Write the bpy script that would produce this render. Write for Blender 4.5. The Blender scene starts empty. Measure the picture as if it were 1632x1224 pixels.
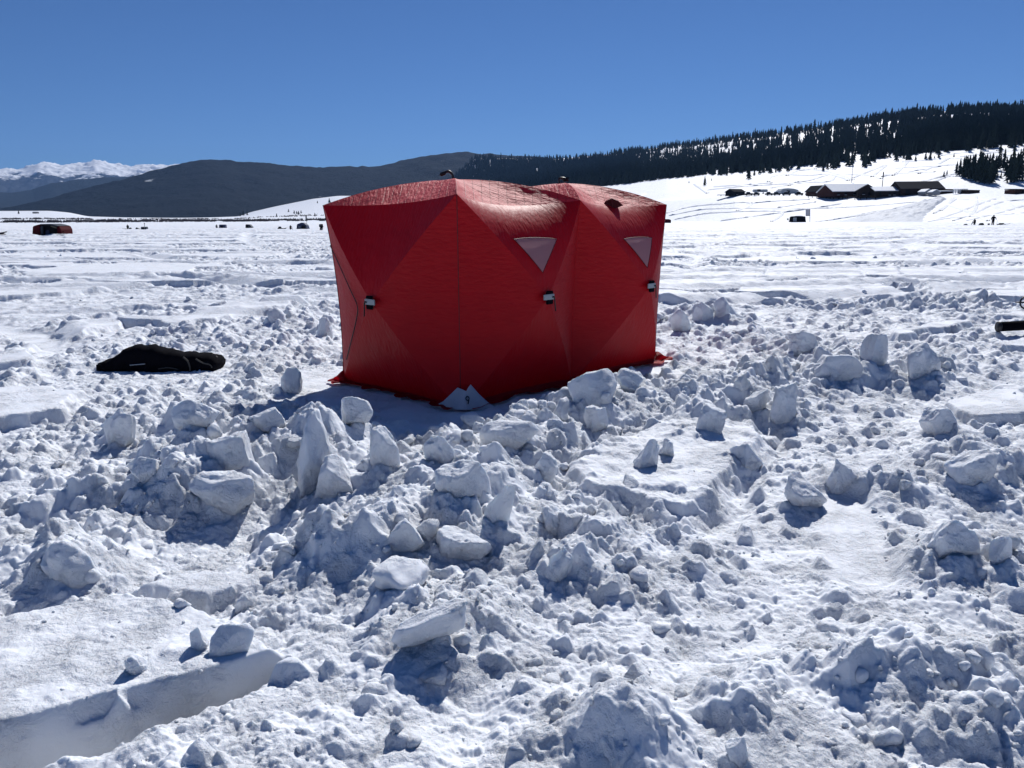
import bpy, bmesh, math, random
import numpy as np
from mathutils import Vector, Matrix, Euler

random.seed(7)
RNG = np.random.default_rng(11)
S = bpy.context.scene
COL = S.collection
R_ = math.radians

# ------------------------------------------------------------------ camera
CAM_H = 1.65
FPX = 1226.0
PITCH, ROLL = R_(12.1), R_(-0.33)
def _rx(a): return np.array([[1,0,0],[0,math.cos(a),-math.sin(a)],[0,math.sin(a),math.cos(a)]])
def _rz(a): return np.array([[math.cos(a),-math.sin(a),0],[math.sin(a),math.cos(a),0],[0,0,1]])
CAMR = _rx(math.pi/2 - PITCH) @ _rz(ROLL)
cam_d = bpy.data.cameras.new('camera')
cam = bpy.data.objects.new('camera', cam_d)
COL.objects.link(cam)
cam.matrix_world = Matrix.Translation((0,0,CAM_H)) @ Matrix([list(r) for r in CAMR]).to_4x4()
cam_d.sensor_width = 36.0
cam_d.lens = 36.0*FPX/1632.0
cam_d.clip_start = 0.05
cam_d.clip_end = 60000
S.camera = cam

def ray(px, py):
    return CAMR @ np.array([(px-816)/FPX, -(py-612)/FPX, -1.0])
def G(px, py, z=0.0):                     # pixel -> point on the level z
    d = ray(px, py); t = (z-CAM_H)/d[2]
    return (d*t)[:2]
def AT(px, py, dist):                     # pixel -> point at forward distance
    d = ray(px, py)
    return np.array([0,0,CAM_H]) + d*(dist/d[1])
def AZEL(px, py):
    d = ray(px, py)
    return math.atan2(d[0], d[1]), math.atan2(d[2], math.hypot(d[0], d[1]))

# ------------------------------------------------------------------ noise
_T = RNG.random((256,256)).astype(np.float32)
def vnoise(x, y):
    xi = np.floor(x); yi = np.floor(y)
    fx = (x-xi).astype(np.float32); fy = (y-yi).astype(np.float32)
    xi = xi.astype(np.int64); yi = yi.astype(np.int64)
    fx = fx*fx*fx*(fx*(fx*6-15)+10); fy = fy*fy*fy*(fy*(fy*6-15)+10)
    x0 = xi & 255; x1 = (xi+1) & 255; y0 = yi & 255; y1 = (yi+1) & 255
    a = _T[x0,y0]; b = _T[x1,y0]; c = _T[x0,y1]; d = _T[x1,y1]
    return (a+(b-a)*fx)*(1-fy) + (c+(d-c)*fx)*fy      # 0..1
def fbm(x, y, octv=4, gain=.5, lac=2.03):
    s = 0; a = 1.0; t = 0
    for k in range(octv):
        ca, sa = math.cos(.7*k+.3), math.sin(.7*k+.3)
        s = s + a*(vnoise(x*ca-y*sa+17.3*k, x*sa+y*ca-9.1*k)*2-1)
        t += a; a *= gain; x = x*lac; y = y*lac
    return s/t                                        # -1..1
def billow(x, y, octv=3):
    s = 0; a = 1.0; t = 0
    for k in range(octv):
        ca, sa = math.cos(1.1*k+.5), math.sin(1.1*k+.5)
        s = s + a*np.sqrt(np.abs(vnoise(x*ca-y*sa+31.7*k, x*sa+y*ca+5.3*k)*2-1))
        t += a; a *= .5; x = x*2.1; y = y*2.1
    return s/t
def sstep(a, b, x):
    t = np.clip((x-a)/(b-a), 0, 1)
    return t*t*(3-2*t)
def noise3(p):                                        # cheap 3-D-ish noise from three planes
    return (vnoise(p[...,0]+3.1, p[...,1]*1.0+p[...,2]*.71) + vnoise(p[...,1]-7.7, p[...,2]+p[...,0]*.63) +
            vnoise(p[...,2]+11.9, p[...,0]-p[...,1]*.57))*2/3 - 1

def poly_sdf(x, y, poly):                             # >0 inside
    poly = np.asarray(poly, float); n = len(poly)
    d = np.full(x.shape, 1e9); ins = np.zeros(x.shape, bool)
    for i in range(n):
        ax, ay = poly[i]; bx, by = poly[(i+1) % n]
        ex, ey = bx-ax, by-ay
        t = np.clip(((x-ax)*ex+(y-ay)*ey)/(ex*ex+ey*ey+1e-12), 0, 1)
        d = np.minimum(d, (x-ax-t*ex)**2+(y-ay-t*ey)**2)
        c = ((ay > y) != (by > y)) & (x < (bx-ax)*(y-ay)/(by-ay+1e-12)+ax)
        ins ^= c
    d = np.sqrt(d)
    return np.where(ins, d, -d)
def line_dist(x, y, pts):                             # distance and the running parameter
    pts = np.asarray(pts, float)
    d = np.full(x.shape, 1e9); q = np.zeros(x.shape); s0 = 0
    for i in range(len(pts)-1):
        ax, ay = pts[i]; bx, by = pts[i+1]
        ex, ey = bx-ax, by-ay; L = math.hypot(ex, ey)
        t = np.clip(((x-ax)*ex+(y-ay)*ey)/(L*L+1e-12), 0, 1)
        dd = np.hypot(x-ax-t*ex, y-ay-t*ey)
        m = dd < d
        d = np.where(m, dd, d); q = np.where(m, i+t, q)
    return d, q
def smooth_line(pts, n=8):                            # Catmull-Rom
    P = [np.asarray(p, float) for p in pts]
    P = [2*P[0]-P[1]]+P+[2*P[-1]-P[-2]]
    out = []
    for i in range(1, len(P)-2):
        for k in range(n):
            t = k/n
            out.append(.5*((2*P[i])+(P[i+1]-P[i-1])*t+(2*P[i-1]-5*P[i]+4*P[i+1]-P[i+2])*t*t+(3*P[i]-P[i-1]-3*P[i+1]+P[i+2])*t**3))
    out.append(P[-2])
    return np.array(out)

# ------------------------------------------------------------------ mesh helpers
def np_mesh(name, V, F, smooth=True):
    V = np.ascontiguousarray(V, np.float32); F = np.ascontiguousarray(F, np.int32)
    me = bpy.data.meshes.new(name)
    n, k = F.shape
    me.vertices.add(len(V)); me.vertices.foreach_set('co', V.ravel())
    me.loops.add(n*k); me.loops.foreach_set('vertex_index', F.ravel())
    me.polygons.add(n)
    me.polygons.foreach_set('loop_start', np.arange(0, n*k, k, dtype=np.int32))
    me.polygons.foreach_set('use_smooth', np.full(n, smooth, dtype=bool))
    me.update(calc_edges=True)
    return me
def link(name, me, mat=None, parent=None, loc=None, rot=None):
    o = bpy.data.objects.new(name, me)
    COL.objects.link(o)
    if mat is not None:
        for m in (mat if isinstance(mat, (list, tuple)) else [mat]): me.materials.append(m)
    if parent is not None: o.parent = parent
    if loc is not None: o.location = loc
    if rot is not None: o.rotation_euler = rot
    return o
def tag(o, label=None, cat=None, group=None, kind=None):
    if label: o['label'] = label
    if cat: o['category'] = cat
    if group: o['group'] = group
    if kind: o['kind'] = kind
    return o
def empty(name, loc, rz=0.0):
    o = bpy.data.objects.new(name, None)
    COL.objects.link(o); o.location = loc; o.rotation_euler = (0,0,rz); o.empty_display_size = .2
    return o
class MB:
    """collects shapes into one mesh"""
    def __init__(s): s.bm = bmesh.new()
    def box(s, c, size, rot=(0,0,0), bevel=0.0, taper=None):
        r = bmesh.ops.create_cube(s.bm, size=1.0)
        vs = r['verts']
        for v in vs:
            f = 1.0
            if taper is not None and v.co.z > 0: f = taper
            v.co = Vector((v.co.x*size[0]*f, v.co.y*size[1]*f, v.co.z*size[2]))
        if bevel > 0:
            es = list({e for v in vs for e in v.link_edges})
            rb = bmesh.ops.bevel(s.bm, geom=es, offset=bevel, segments=2, affect='EDGES', clamp_overlap=True)
            vs = list({v for f in rb['faces'] for v in f.verts} | {v for v in vs if v.is_valid})
        M = Matrix.Translation(c) @ Euler(rot).to_matrix().to_4x4()
        for v in vs: v.co = M @ v.co
        return s
    def tube(s, pts, r, seg=8, cap=True):
        pts = [Vector(p) for p in pts]; n = len(pts)
        rr = r if isinstance(r, (list, tuple)) else [r]*n
        rings = []; up = None
        for i, p in enumerate(pts):
            t = (pts[min(i+1,n-1)]-pts[max(i-1,0)]).normalized()
            if up is None:
                up = t.orthogonal().normalized()
            else:
                up = (up - t*up.dot(t)).normalized()
            w = t.cross(up)
            rings.append([s.bm.verts.new(p+(up*math.cos(2*math.pi*k/seg)+w*math.sin(2*math.pi*k/seg))*rr[i]) for k in range(seg)])
        for i in range(n-1):
            for k in range(seg):
                s.bm.faces.new((rings[i][k], rings[i][(k+1)%seg], rings[i+1][(k+1)%seg], rings[i+1][k]))
        if cap:
            s.bm.faces.new(rings[0][::-1]); s.bm.faces.new(rings[-1])
        return s
    def poly(s, pts):
        s.bm.faces.new([s.bm.verts.new(Vector(p)) for p in pts]); return s
    def prism(s, prof, y0, y1, axis='y'):
        """profile in x,z pulled along y"""
        a = [s.bm.verts.new((p[0], y0, p[1])) for p in prof]
        b = [s.bm.verts.new((p[0], y1, p[1])) for p in prof]
        n = len(prof)
        s.bm.faces.new(a); s.bm.faces.new(b[::-1])
        for i in range(n):
            s.bm.faces.new((a[i], b[i], b[(i+1)%n], a[(i+1)%n]))
        return s
    def done(s, name, mat, parent=None, loc=None, rot=None, smooth=False):
        bmesh.ops.recalc_face_normals(s.bm, faces=s.bm.faces[:])
        me = bpy.data.meshes.new(name)
        s.bm.to_mesh(me); s.bm.free()
        if smooth:
            for p in me.polygons: p.use_smooth = True
        return link(name, me, mat, parent, loc, rot)

# ------------------------------------------------------------------ materials
def new_mat(name):
    m = bpy.data.materials.new(name); m.use_nodes = True
    nt = m.node_tree
    return m, nt, nt.nodes['Principled BSDF'], nt.nodes['Material Output']
def plain(name, rgb, rough=.6, spec=.3, var=.15, scale=8.0, bump=0.0, metal=0.0):
    """a solid colour with procedural variation"""
    m, nt, b, out = new_mat(name)
    tc = nt.nodes.new('ShaderNodeTexCoord')
    nz = nt.nodes.new('ShaderNodeTexNoise'); nz.inputs['Scale'].default_value = scale; nz.inputs['Detail'].default_value = 4
    nt.links.new(tc.outputs['Object'], nz.inputs['Vector'])
    mx = nt.nodes.new('ShaderNodeMix'); mx.data_type = 'RGBA'
    mx.inputs['A'].default_value = (*[c*(1-var) for c in rgb], 1)
    mx.inputs['B'].default_value = (*[min(1, c*(1+var)) for c in rgb], 1)
    nt.links.new(nz.outputs['Fac'], mx.inputs['Factor'])
    nt.links.new(mx.outputs['Result'], b.inputs['Base Color'])
    b.inputs['Roughness'].default_value = rough
    b.inputs['Specular IOR Level'].default_value = spec
    b.inputs['Metallic'].default_value = metal
    if bump > 0:
        bp = nt.nodes.new('ShaderNodeBump'); bp.inputs['Strength'].default_value = bump; bp.inputs['Distance'].default_value = .02
        nt.links.new(nz.outputs['Fac'], bp.inputs['Height']); nt.links.new(bp.outputs['Normal'], b.inputs['Normal'])
    return m

SNOW_RGB = (.765, .80, .86)
def snow_material(name, bump_scales=((13,.046,7),(34,.017,4),(170,.0055,3)), sss=0.0, spec=.10, lo=.94):
    m, nt, b, out = new_mat(name)
    N = nt.nodes; L = nt.links
    tc = N.new('ShaderNodeTexCoord')
    prev = None
    patch = N.new('ShaderNodeTexNoise'); patch.inputs['Scale'].default_value = bump_scales[0][0]*.28; patch.inputs['Detail'].default_value = 3
    L.new(tc.outputs['Object'], patch.inputs['Vector'])
    pr = N.new('ShaderNodeMapRange'); pr.inputs['From Min'].default_value = .36; pr.inputs['From Max'].default_value = .60
    pr.inputs['To Min'].default_value = .12; pr.inputs['To Max'].default_value = 1.0
    L.new(patch.outputs['Fac'], pr.inputs['Value'])
    for sc, dist, det in bump_scales:
        nz = N.new('ShaderNodeTexNoise'); nz.inputs['Scale'].default_value = sc
        nz.inputs['Detail'].default_value = det; nz.inputs['Roughness'].default_value = .62; nz.inputs['Distortion'].default_value = .6
        L.new(tc.outputs['Object'], nz.inputs['Vector'])
        bp = N.new('ShaderNodeBump'); bp.inputs['Distance'].default_value = dist
        L.new(pr.outputs['Result'], bp.inputs['Strength'])
        L.new(nz.outputs['Fac'], bp.inputs['Height'])
        if prev is not None: L.new(prev.outputs['Normal'], bp.inputs['Normal'])
        prev = bp
    L.new(prev.outputs['Normal'], b.inputs['Normal'])
    nz = N.new('ShaderNodeTexNoise'); nz.inputs['Scale'].default_value = 1.7; nz.inputs['Detail'].default_value = 5
    L.new(tc.outputs['Object'], nz.inputs['Vector'])
    mx = N.new('ShaderNodeMix'); mx.data_type = 'RGBA'
    mx.inputs['A'].default_value = (SNOW_RGB[0]*lo, SNOW_RGB[1]*(lo+.005), SNOW_RGB[2]*(lo+.015), 1)
    mx.inputs['B'].default_value = (min(1,SNOW_RGB[0]*1.05), min(1,SNOW_RGB[1]*1.045), min(1,SNOW_RGB[2]*1.035), 1)
    L.new(nz.outputs['Fac'], mx.inputs['Factor']); L.new(mx.outputs['Result'], b.inputs['Base Color'])
    b.inputs['Roughness'].default_value = .6
    b.inputs['Specular IOR Level'].default_value = spec
    if sss > 0:
        b.subsurface_method = 'RANDOM_WALK'
        b.inputs['Subsurface Weight'].default_value = sss
        b.inputs['Subsurface Radius'].default_value = (.75, .9, 1.0)
        b.inputs['Subsurface Scale'].default_value = .014
    return m
M_SNOW = snow_material('snow', sss=.45)
M_FARSNOW = snow_material('far_snow', ((.12,.9,5),(.6,.35,4),(3.0,.08,3)), spec=.12)
M_BLACK = plain('black_plastic', (.012,.012,.015), .45, .4)
M_BLACKCLOTH = plain('black_cloth', (.005,.005,.008), .95, .04, .3, 14, .3)
M_REDCLOTH = plain('dark_red_cloth', (.06,.005,.008), .8, .1)
M_NAVY = plain('navy_cloth', (.018,.028,.075), .6, .3)
M_DARKTEAL = plain('dark_grey_cloth', (.025,.035,.05), .6, .3)
M_GREY = plain('grey_webbing', (.30,.33,.36), .5, .4)
M_WOOD = plain('weathered_brown_wood', (.035,.024,.020), .9, .08, .4, 2.0)
M_WOODRED = plain('red_brown_wood', (.055,.024,.020), .9, .08, .3, 2.0)
M_DARKROOF = plain('dark_roof', (.018,.019,.024), .95, .03, .3, 1.0)
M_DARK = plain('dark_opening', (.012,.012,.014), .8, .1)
M_METAL = plain('grey_metal', (.25,.26,.28), .4, .5, metal=.6)
M_WHITE = plain('white_paint', (.72,.74,.76), .5, .3)
M_SKIN = plain('skin', (.42,.26,.19), .6, .3)
M_BRUSHWOOD = plain('willow_stems', (.10,.075,.065), .9, .1, .4, .3)

# ------------------------------------------------------------------ tent plan (shared by ground and tent)
TN, TL, TR = np.array([-.46,6.69]), np.array([-1.77,7.90]), np.array([1.69,8.96])
TB = TL+TR-TN
TENT_POLY = [TN, TR, TB, TL]

# ------------------------------------------------------------------ smooth plates of untouched snow (pixel outlines -> ground)
PLATES_PX = [   # outline, height
    ([(1207,441),(1228,424),(1360,420),(1384,441),(1312,448)], .13),
    ([(1160,463),(1192,455),(1400,455),(1475,463),(1442,472),(1330,470)], .12),
    ([(1115,470),(1160,464),(1268,474),(1255,481)], .10),
    ([(1108,432),(1150,423),(1158,429),(1120,436)], .12),
    ([(1430,425),(1530,431),(1545,440),(1438,441)], .10),
    ([(1462,446),(1600,449),(1622,462),(1480,461)], .13),
    ([(1415,523),(1520,507),(1562,512),(1432,533)], .12),
    ([(1575,500),(1640,489),(1760,492),(1700,508)], .12),
    ([(1578,545),(1640,536),(1760,540),(1700,560)], .12),
    ([(250,503),(460,467),(502,478),(292,514),(190,508)], .13),
    ([(70,523),(180,503),(197,516),(90,538)], .10),
    ([(385,443),(460,432),(540,430),(548,446),(460,449)], .10),
    ([(-90,568),(50,560),(52,574),(-90,588)], .11),
    ([(-60,622),(60,610),(130,622),(108,652),(-60,672)], .12),
    ([(20,430),(200,418),(330,420),(300,432),(60,442)], .09),
    ([(-60,458),(120,448),(240,452),(100,466),(-60,474)], .09),
    ([(300,405),(430,398),(470,404),(350,412)], .09),
    ([(1080,400),(1230,392),(1260,398),(1120,408)], .08),
    ([(1300,398),(1470,392),(1530,398),(1380,406)], .08),
    ([(1560,410),(1700,404),(1720,416),(1590,420)], .08),
    ([(120,392),(260,388),(280,393),(140,398)], .09),
    ([(1500,640),(1580,610),(1660,612),(1660,655),(1560,662)], .07),
]
PLATES = [(np.array([G(*p, h) for p in pl]), h) for pl, h in PLATES_PX]
# the big slab beside the trench, bottom left, and the curved ledge below the pile
LEDGES_PX = [
    ([(-260,1000),(0,975),(200,935),(330,962),(420,1010),(492,1058),(420,1058),(353,1057),(233,1087),(67,1127),(0,1147),(-260,1200)], .075, .02),
    ([(905,735),(930,756),(965,768),(1010,770),(1035,780),(1090,792),(1130,775),(1155,740),(1215,690),(1200,660),(1100,660),(980,690)], .12, .025),
    ([(205,930),(330,905),(430,915),(330,950)], .05, .03),
]
LEDGES = [(np.array([G(*p, h) for p in pl]), h, w) for pl, h, w in LEDGES_PX]
TRENCH = np.array([G(*p, -.05) for p in [(-220,1290),(0,1232),(167,1194),(333,1130),(470,1076)]])
CREST = np.array([G(*p) for p in [(230,800),(320,775),(420,752),(520,745),(640,750),(740,752),(840,725),(920,665),(1040,650),(1150,640),(1280,610),(1420,600)]])
CREST_H = np.array([.10,.17,.14,.10,.05,.03,.08,.17,.20,.18,.14,.08])
TRAIL = smooth_line([G(*p) for p in [(1700,590),(1560,625),(1420,680),(1320,760),(1240,860),(1190,960)]])
SLED = np.array([G(*p) for p in [(1335,800),(1350,850),(1375,920)]])
MOUNDS = [(G(px,py), h, r) for px,py,h,r in [
    (330,800,.16,.38),(420,760,.14,.4),(610,790,.16,.45),(700,860,.16,.5),(820,800,.10,.4),(950,890,.10,.4),(560,900,.12,.45),
    (520,700,.10,.2),(90,900,.10,.28),(140,870,.08,.2),(330,690,.10,.4),(1080,690,.12,.5),(990,1180,.16,.17),(1180,1130,.14,.17),
    (1400,780,.10,.4),(1550,760,.13,.5),(1480,620,.06,.5),(1540,930,.10,.35),(1350,1080,.08,.3),(1520,1120,.10,.3),(700,980,.08,.3),
    (450,560,.14,.6),(350,545,.12,.5),(480,520,.18,.6),(290,530,.10,.4),(1120,510,.22,.6),(1200,550,.12,.5),(1330,570,.10,.6)]]
TRACKS = [smooth_line([G(*p) for p in pts]) for pts in [
    [(150,395),(260,414),(370,432),(440,446),(540,443)],
    [(-40,515),(40,530),(100,556),(170,590)],
    [(400,371),(392,380),(405,392),(440,404),(560,420)],
    [(1290,370),(1200,382),(1140,398),(1110,416),(1090,440)],
    [(1060,405),(1250,412),(1480,418),(1700,436)],
    [(-60,402),(100,407),(300,416),(560,408)],
    [(-60,436),(150,445),(330,452),(560,470)],
    [(1000,380),(1250,377),(1500,384),(1700,400)],
    [(-60,385),(150,382),(330,388),(560,384)],
    [(1600,372),(1500,380),(1440,392),(1500,408),(1640,424)],
    [(-60,378),(160,376),(400,378),(600,376)],
    [(1700,560),(1560,580),(1440,610),(1330,650)],
]]

BLOCKS = [
 # px, base py, width px, height px, depth ratio, label, kwargs
 (500,785,74,150,.9,'tall upright spire of snow standing in front of the shaded tent corner', dict(rough=.16,rot=(0,.12,.3),sharp=.55)),
 (530,790,84,72,.9,'rounded white boulder of snow at the foot of the tall snow spire', dict(rot=(0,0,.5))),
 (347,812,120,62,.8,'broad flat-topped snow block lying low in the pile below the black bag', dict(flat=.75,rot=(.1,.05,.2))),
 (362,748,82,58,.9,'round lump of snow behind the broad flat-topped block', dict(rough=.15)),
 (302,676,86,38,.6,'pale smooth slab of snow standing on edge near the tent shadow', dict(rot=(-.2,0,-.1),sharp=.6)),
 (186,706,52,58,.8,'leaning ragged lump of snow alone in front of the black bag', dict(rough=.2,rot=(0,.3,0))),
 (232,771,52,40,.8,'wedge-shaped chunk of snow between the ragged lump and the pile', dict(rot=(0,-.25,.4))),
 (690,1030,165,80,.28,'long tilted slab of snow with a deep shadow under it', dict(rot=(.25,-.35,.25),sharp=.65,flat=.8,sink=.1)),
 (795,832,54,74,.35,'thin upright plate of snow leaning in the middle of the pile', dict(rot=(.15,.45,.3),sharp=.6)),
 (737,792,105,64,.7,'wide flat piece of crust lying tilted on the pile', dict(rot=(.3,-.2,.1),flat=.5,sharp=.65)),
 (812,712,120,44,.5,'long white ledge of snow at the lip of the dark tent shadow', dict(sharp=.65,flat=.8)),
 (945,642,100,60,.6,'peaked snow slab heaped against the front wall of the tent', dict(rot=(-.3,0,.1),sharp=.6)),
 (1003,622,56,38,.7,'pointed snow slab leaning at the tent wall beside the peaked slab', dict(rot=(-.2,.2,.2))),
 (866,762,54,46,.8,'grey lump of snow with a shaded near face below the long white ledge', dict()),
 (951,688,48,48,.9,'squarish snow block with a shaded face below the peaked slab', dict(flat=.85)),
 (1032,744,46,52,.9,'upright snow chunk standing on the curved ledge', dict(rot=(0,.35,.3),rough=.24)),
 (1064,728,32,34,.9,'small pointed chunk beside the upright chunk on the curved ledge', dict(rough=.24,rot=(.2,-.4,0))),
 (1133,688,66,50,.8,'large round-backed snow chunk behind the curved ledge', dict(rough=.14)),
 (1206,655,42,40,.9,'tilted pale snow chunk beside the dark-faced cube', dict(rot=(.2,.4,0))),
 (1252,672,54,70,.9,'dark-faced cube of snow on the crest beside the trampled path', dict(flat=.85,sharp=.58)),
 (1292,812,80,60,.9,'big single boulder of snow in the trampled path', dict(rough=.12,sharp=.55)),
 (1348,782,56,52,.8,'ragged pair of snow lumps just behind the big single boulder', dict(rough=.2)),
 (1398,580,48,52,.8,'stump-like block of snow with a dark shaded face far beyond the path', dict(sharp=.58,flat=.9)),
 (1474,598,66,52,.7,'split cube of snow with a bright broken face', dict(sharp=.6,rot=(0,.2,.4))),
 (1336,604,96,42,.5,'long brick of snow with a striped dark side', dict(flat=.85,sharp=.65)),
 (1283,562,60,36,.6,'low wedge of snow behind the long brick', dict(rot=(0,.1,.2))),
 (1086,530,46,46,.8,'pink-tinted cube of snow just beyond the tent', dict(rot=(.2,-.35,.3),sharp=.58)),
 (1122,512,42,36,.7,'rounded plate of snow standing behind the pink-tinted cube', dict(sharp=.65)),
 (1530,884,74,54,.6,'dark shaded wedge of snow low beside the hollow past the path', dict(rot=(0,.35,0),sharp=.6)),
 (1598,896,32,44,.8,'small dark stub of snow next to the shaded wedge', dict()),
 (1500,690,66,40,.7,'flat-topped clod of snow below the smooth plate at the path', dict(flat=.7)),
 (1560,770,86,52,.7,'large low clod of snow with a wavy crest', dict(rough=.16)),
 (368,1042,76,44,.45,'glittering rounded crust piece lying at the edge of the smooth slab', dict(rough=.04,sharp=.65,flat=.8,rot=(-.5,0,.1))),
 (316,1038,30,40,.8,'small grey lump leaning against the glittering crust piece', dict()),
 (212,1076,40,30,.9,'small clod of snow alone on the smooth slab above the trench', dict(rough=.2)),
 (1175,1222,38,46,1.0,'rounded knob of snow with a dark underside close to the lens', dict(rough=.06)),
 (463,626,42,46,.8,'grey peak of snow at the rim of the tent shadow beside the bag', dict(rough=.15)),
 (566,672,66,44,.8,'blue shaded block of snow inside the tent shadow', dict(sharp=.55)),
 (515,536,32,34,.8,'pinkish snow lump beside the far end of the tent wall', dict()),
 (612,742,56,72,.7,'steep snow block with a hollow grey side in the pile', dict(rough=.14,flat=.9)),
 (700,738,62,52,.7,'knobbly snow mass just in front of the tent flap', dict(rough=.2)),
 (880,850,60,46,.8,'pair of jagged teeth of snow low in the pile', dict(rough=.22,rot=(0,.2,0))),
 (640,880,90,66,.8,'dark-sided boulder of snow low in the middle of the pile', dict(rough=.16)),
 (735,890,110,52,.6,'smooth slanting sheet of crust low in the pile', dict(rot=(.25,.2,.2),flat=.6,sharp=.65)),
 (420,690,70,40,.7,'pale lump of snow at the end of the tent shadow', dict(rough=.15)),
 (100,930,80,66,.8,'ridge of snow lumps at the back of the smooth slab', dict(rough=.22,rot=(0,-.35,.3))),
 (1195,745,64,42,.8,'steep broken end of the curved ledge beside the path', dict(rough=.14)),
 (890,925,60,60,.8,'jagged upright chunks at the lower end of the pile', dict(rough=.2)),
]
BLOCK_BASES = []
for _px, _py, _w, _h, _d, _l, _k in BLOCKS:
    _c = G(_px, _py-_h*.2, .05); _m = math.hypot(*_c, 1.6)/FPX
    BLOCK_BASES.append((_c+np.array([0,.05]), .34*min(_h,_w)*_m, .68*_w*_m))
_trng = np.random.default_rng(5)
for _ in range(34):
    _y = 13*math.exp(_trng.random()*2.2); _x0 = -1.2*_y-4; _a = _trng.normal(0, .10); _c = _trng.normal(0, .0035)
    _xs = np.linspace(_x0, -_x0, 26); _o = _trng.uniform(-_y*.3, _y*.3)
    TRACKS.append(np.column_stack([_xs, _y+_a*(_xs-_o)+_c*(_xs-_o)**2+_trng.normal(0, .05, 26)]))
def sdf_rect(x, y):                                    # distance to the tent plan, negative inside
    return -poly_sdf(x, y, TENT_POLY)
def plate_field(x, y):
    """height of the plates and a 0..1 mask; evaluated only inside each plate's box"""
    h = np.zeros(x.shape); m = np.zeros(x.shape)
    jx = fbm(x*2.1, y*2.1, 2)*.14 + fbm(x*9, y*9, 2)*.03
    for pl, hh in PLATES:
        lo = pl.min(0)-.6; hi = pl.max(0)+.6
        s = (x > lo[0]) & (x < hi[0]) & (y > lo[1]) & (y < hi[1])
        if not s.any(): continue
        d = poly_sdf(x[s], y[s], pl) + jx[s]
        q_ = 1+np.hypot(x[s], y[s])/14
        k = sstep(-.02*q_, .04*q_, d)
        h[s] = np.maximum(h[s], k*hh); m[s] = np.maximum(m[s], k)
    return h, m

# ------------------------------------------------------------------ near field on a regular grid
GX0, GX1, GY0, GY1, GS = -6.5, 8.0, 0.6, 14.0, .0078
gx = np.arange(GX0, GX1, GS); gy = np.arange(GY0, GY1, GS)
X, Y = np.meshgrid(gx, gy, indexing='ij')

# where rubble lies thick: 0..1 on a coarse grid
BAG_A, BAG_B = G(165,597), G(345,594)
def pit_width(x, y):
    """how far the shovelled floor reaches from the tent"""
    q = np.clip(((x-TN[0])*(TR-TN)[0]+(y-TN[1])*(TR-TN)[1])/((TR-TN)@(TR-TN)), 0, 1)
    return .78-.50*sstep(0, .75, q)
def bag_clear(x, y):
    d, _ = line_dist(x, y, [BAG_A, BAG_B])
    d2, _ = line_dist(x, y-.0, [BAG_A-[.1,.55], BAG_B-[0,.5]])
    return np.minimum(sstep(.22, .45, d), sstep(.15, .5, d2))
def pile_density(x, y):
    d, q = line_dist(x, y, CREST)
    a = .95*np.exp(-(d/.85)**2)
    for (c, h, r) in MOUNDS:
        a = np.maximum(a, .85*np.exp(-((x-c[0])**2+(y-c[1])**2)/(1.25*r)**2))
    a = np.maximum(a, .30+.30*fbm(x*.55, y*.55, 3))
    td = sdf_rect(x, y); pw = pit_width(x, y)
    a = a*sstep(pw*.7, pw*1.25, td)
    dt, _ = line_dist(x, y, TRAIL)
    a = a*(1-.65*np.exp(-(dt/.32)**2))*(.1+.9*bag_clear(x, y))*sstep(18.5, 12.0, y+1.5*fbm(x*.5, y*.5, 2))
    return np.clip(a, 0, 1)

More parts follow.
